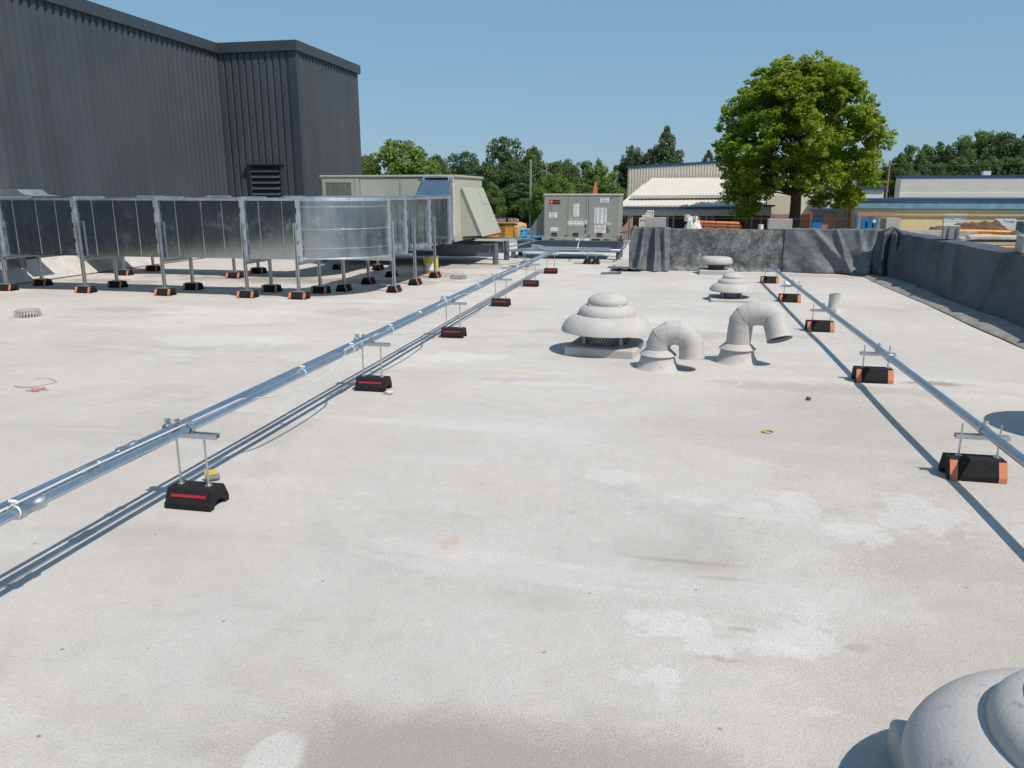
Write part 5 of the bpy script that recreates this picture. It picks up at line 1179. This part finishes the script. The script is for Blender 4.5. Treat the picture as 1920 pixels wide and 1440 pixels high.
for pyy, mt_ in ((417,'rackorange'),(423,'rust'),(428,'rust')):
    z = at(1350, pyy, 37).z
    for y in (36.9, 37.5, 38.1): MB().tube([(x0-.2,y,z),(x1_-.25+.05*y-1.9,y,z-.05)], .042, 10).build('pipe', M[mt_], rk, smooth=40)
# chain-link fence
fx = [at(px, 405, 60).x for px in (1180, 1262, 1410, 1427, 1452, 1512, 1555, 1577)]
cf = thing('fence', 'wire site fence with thin steel posts in front of the brick entrance', 'fence', (fx[3], 60, BZ))
zt_ = at(1427, 410, 60).z
for x in fx: MB().tube([(x,60,BZ),(x,60,zt_+.15)], .035, 8).build('post', M['wire'], cf, smooth=40)
MB().tube([(fx[0]-2,60,zt_),(fx[-1]+1,60,zt_)], .02, 6).build('rail', M['wire'], cf)
MB().tube([(fx[0]-2,60,zt_-1.0),(fx[-1]+1,60,zt_-1.0)], .015, 6).build('rail', M['wire'], cf)
p = at(1426,432,30); q = at(1426,421,30); tag(MB().tube([(p.x,30,BZ),(p.x,30,q.z)], .09, 12).build('pipe_post', M['white'], smooth=40), 'short white pipe post just above the far parapet', 'post')
# dirt piles
def pile(label, prof_px, Y, dep, seed):
    xs_ = [at(px, py, Y).x for px, py in prof_px]; zs_ = [at(px, py, Y).z for px, py in prof_px]
    XX, VV = np.meshgrid(np.linspace(xs_[0], xs_[-1], 110), np.linspace(-1, 1, 50)); top_ = np.interp(XX, xs_, zs_)
    hgt = (top_ - BZ) * np.clip(1 - np.abs(VV)**1.3, 0, 1)
    Z = BZ + hgt + .22*fbm(XX*1.6, VV*dep*1.6, seed, 5)*np.clip(hgt, 0, 1) + .12*np.abs(fbm(XX*5, VV*dep*5, seed+9, 3))*np.clip(hgt, 0, 1)
    return tag(MB().grid(np.stack([XX, Y + VV*dep, Z], -1)).build('dirt_pile', M['soil'], smooth=30), label, 'dirt pile')
pile('long pile of brown excavated dirt before the yellow wing', ((1690,455),(1740,432),(1770,425),(1800,420),(1822,416),(1848,414),(1870,418),(1888,427),(1905,436),(1990,450)), 48, 4.0, 31)
pile('smaller dark pile of dirt at the right edge', ((1870,450),(1890,436),(1903,430),(1920,436),(1960,446),(2000,460)), 44, 2.0, 36)
# scaffold deck and lumber just outside the right parapet
sc_ = thing('scaffold', 'scaffold bay with orange tubes and a deck of weathered planks outside the right parapet', 'scaffold', (5.9, 15.4, BZ))
for i in range(4): MB().obox((5.95+.05*i, 14.85+.24*i, .655+.045*(i%2)), 2.1, .225, .042, rz=R(-3+1.5*i)).build('plank', M['plank'], sc_)
for i in range(3): MB().obox((5.75+.1*i, 14.9+.25*i, .745), 1.5, .2, .04, rz=R(2-2*i)).build('plank', M['plank'], sc_)
for x, y in ((5.05,14.75),(6.9,14.75),(5.05,15.75),(6.9,15.75)): MB().tube([(x,y,BZ),(x,y,.63)], .024, 10).build('upright', M['oranges'], sc_, smooth=40)
for (a, c) in (((4.95,14.75,.595),(7.0,14.75,.595)),((4.95,15.75,.595),(7.0,15.75,.595)),((5.05,14.7,.55),(5.05,15.8,.55)),((6.9,14.7,.55),(6.9,15.8,.55)),((5.3,14.6,.47),(7.1,14.66,.47))):
    MB().tube([a, c], .024, 10).build('tube', M['oranges'], sc_, smooth=40)
MB().box(5.15, 5.55, 15.0, 15.3, .42, .57).build('brick_pile', M['brick'], sc_)
lb_ = thing('lumber_stack', 'stack of pale sawn boards beyond the parapet corner', 'lumber', (5.3, 18.2, BZ))
for i in range(8): MB().obox((5.0+.12*i, 17.7+.16*i,   .620+.038*(i%3)), 1.9, .14, .036, rz=R(-14+5*(i%4))).build('board', M['wood' if i%3 == 0 else 'plank'], lb_)
MB().box(4.5, 6.2, 17.5, 19.0, BZ, .598).build('trestle', M['cmu'], lb_)
for i, (a, c) in enumerate((((5.75,18.0,.73),(6.9,18.15,.70)),((5.8,17.0,.68),(6.95,17.1,.65)))):
    m = MB(); m.tube([a, c], .032, 12)
    for q, dx in ((a, .12), (c, -.12)): m.tube([(q[0]+dx,q[1],BZ),(q[0]+dx,q[1],q[2])], .024, 8)
    tag(m.build('guard_rail', M['oranges'], smooth=40), ['orange rail tube in front of the dirt pile, nearer the parapet corner', 'orange rail tube in front of the dirt pile, nearer the right edge'][i], 'rail')
finish_world()
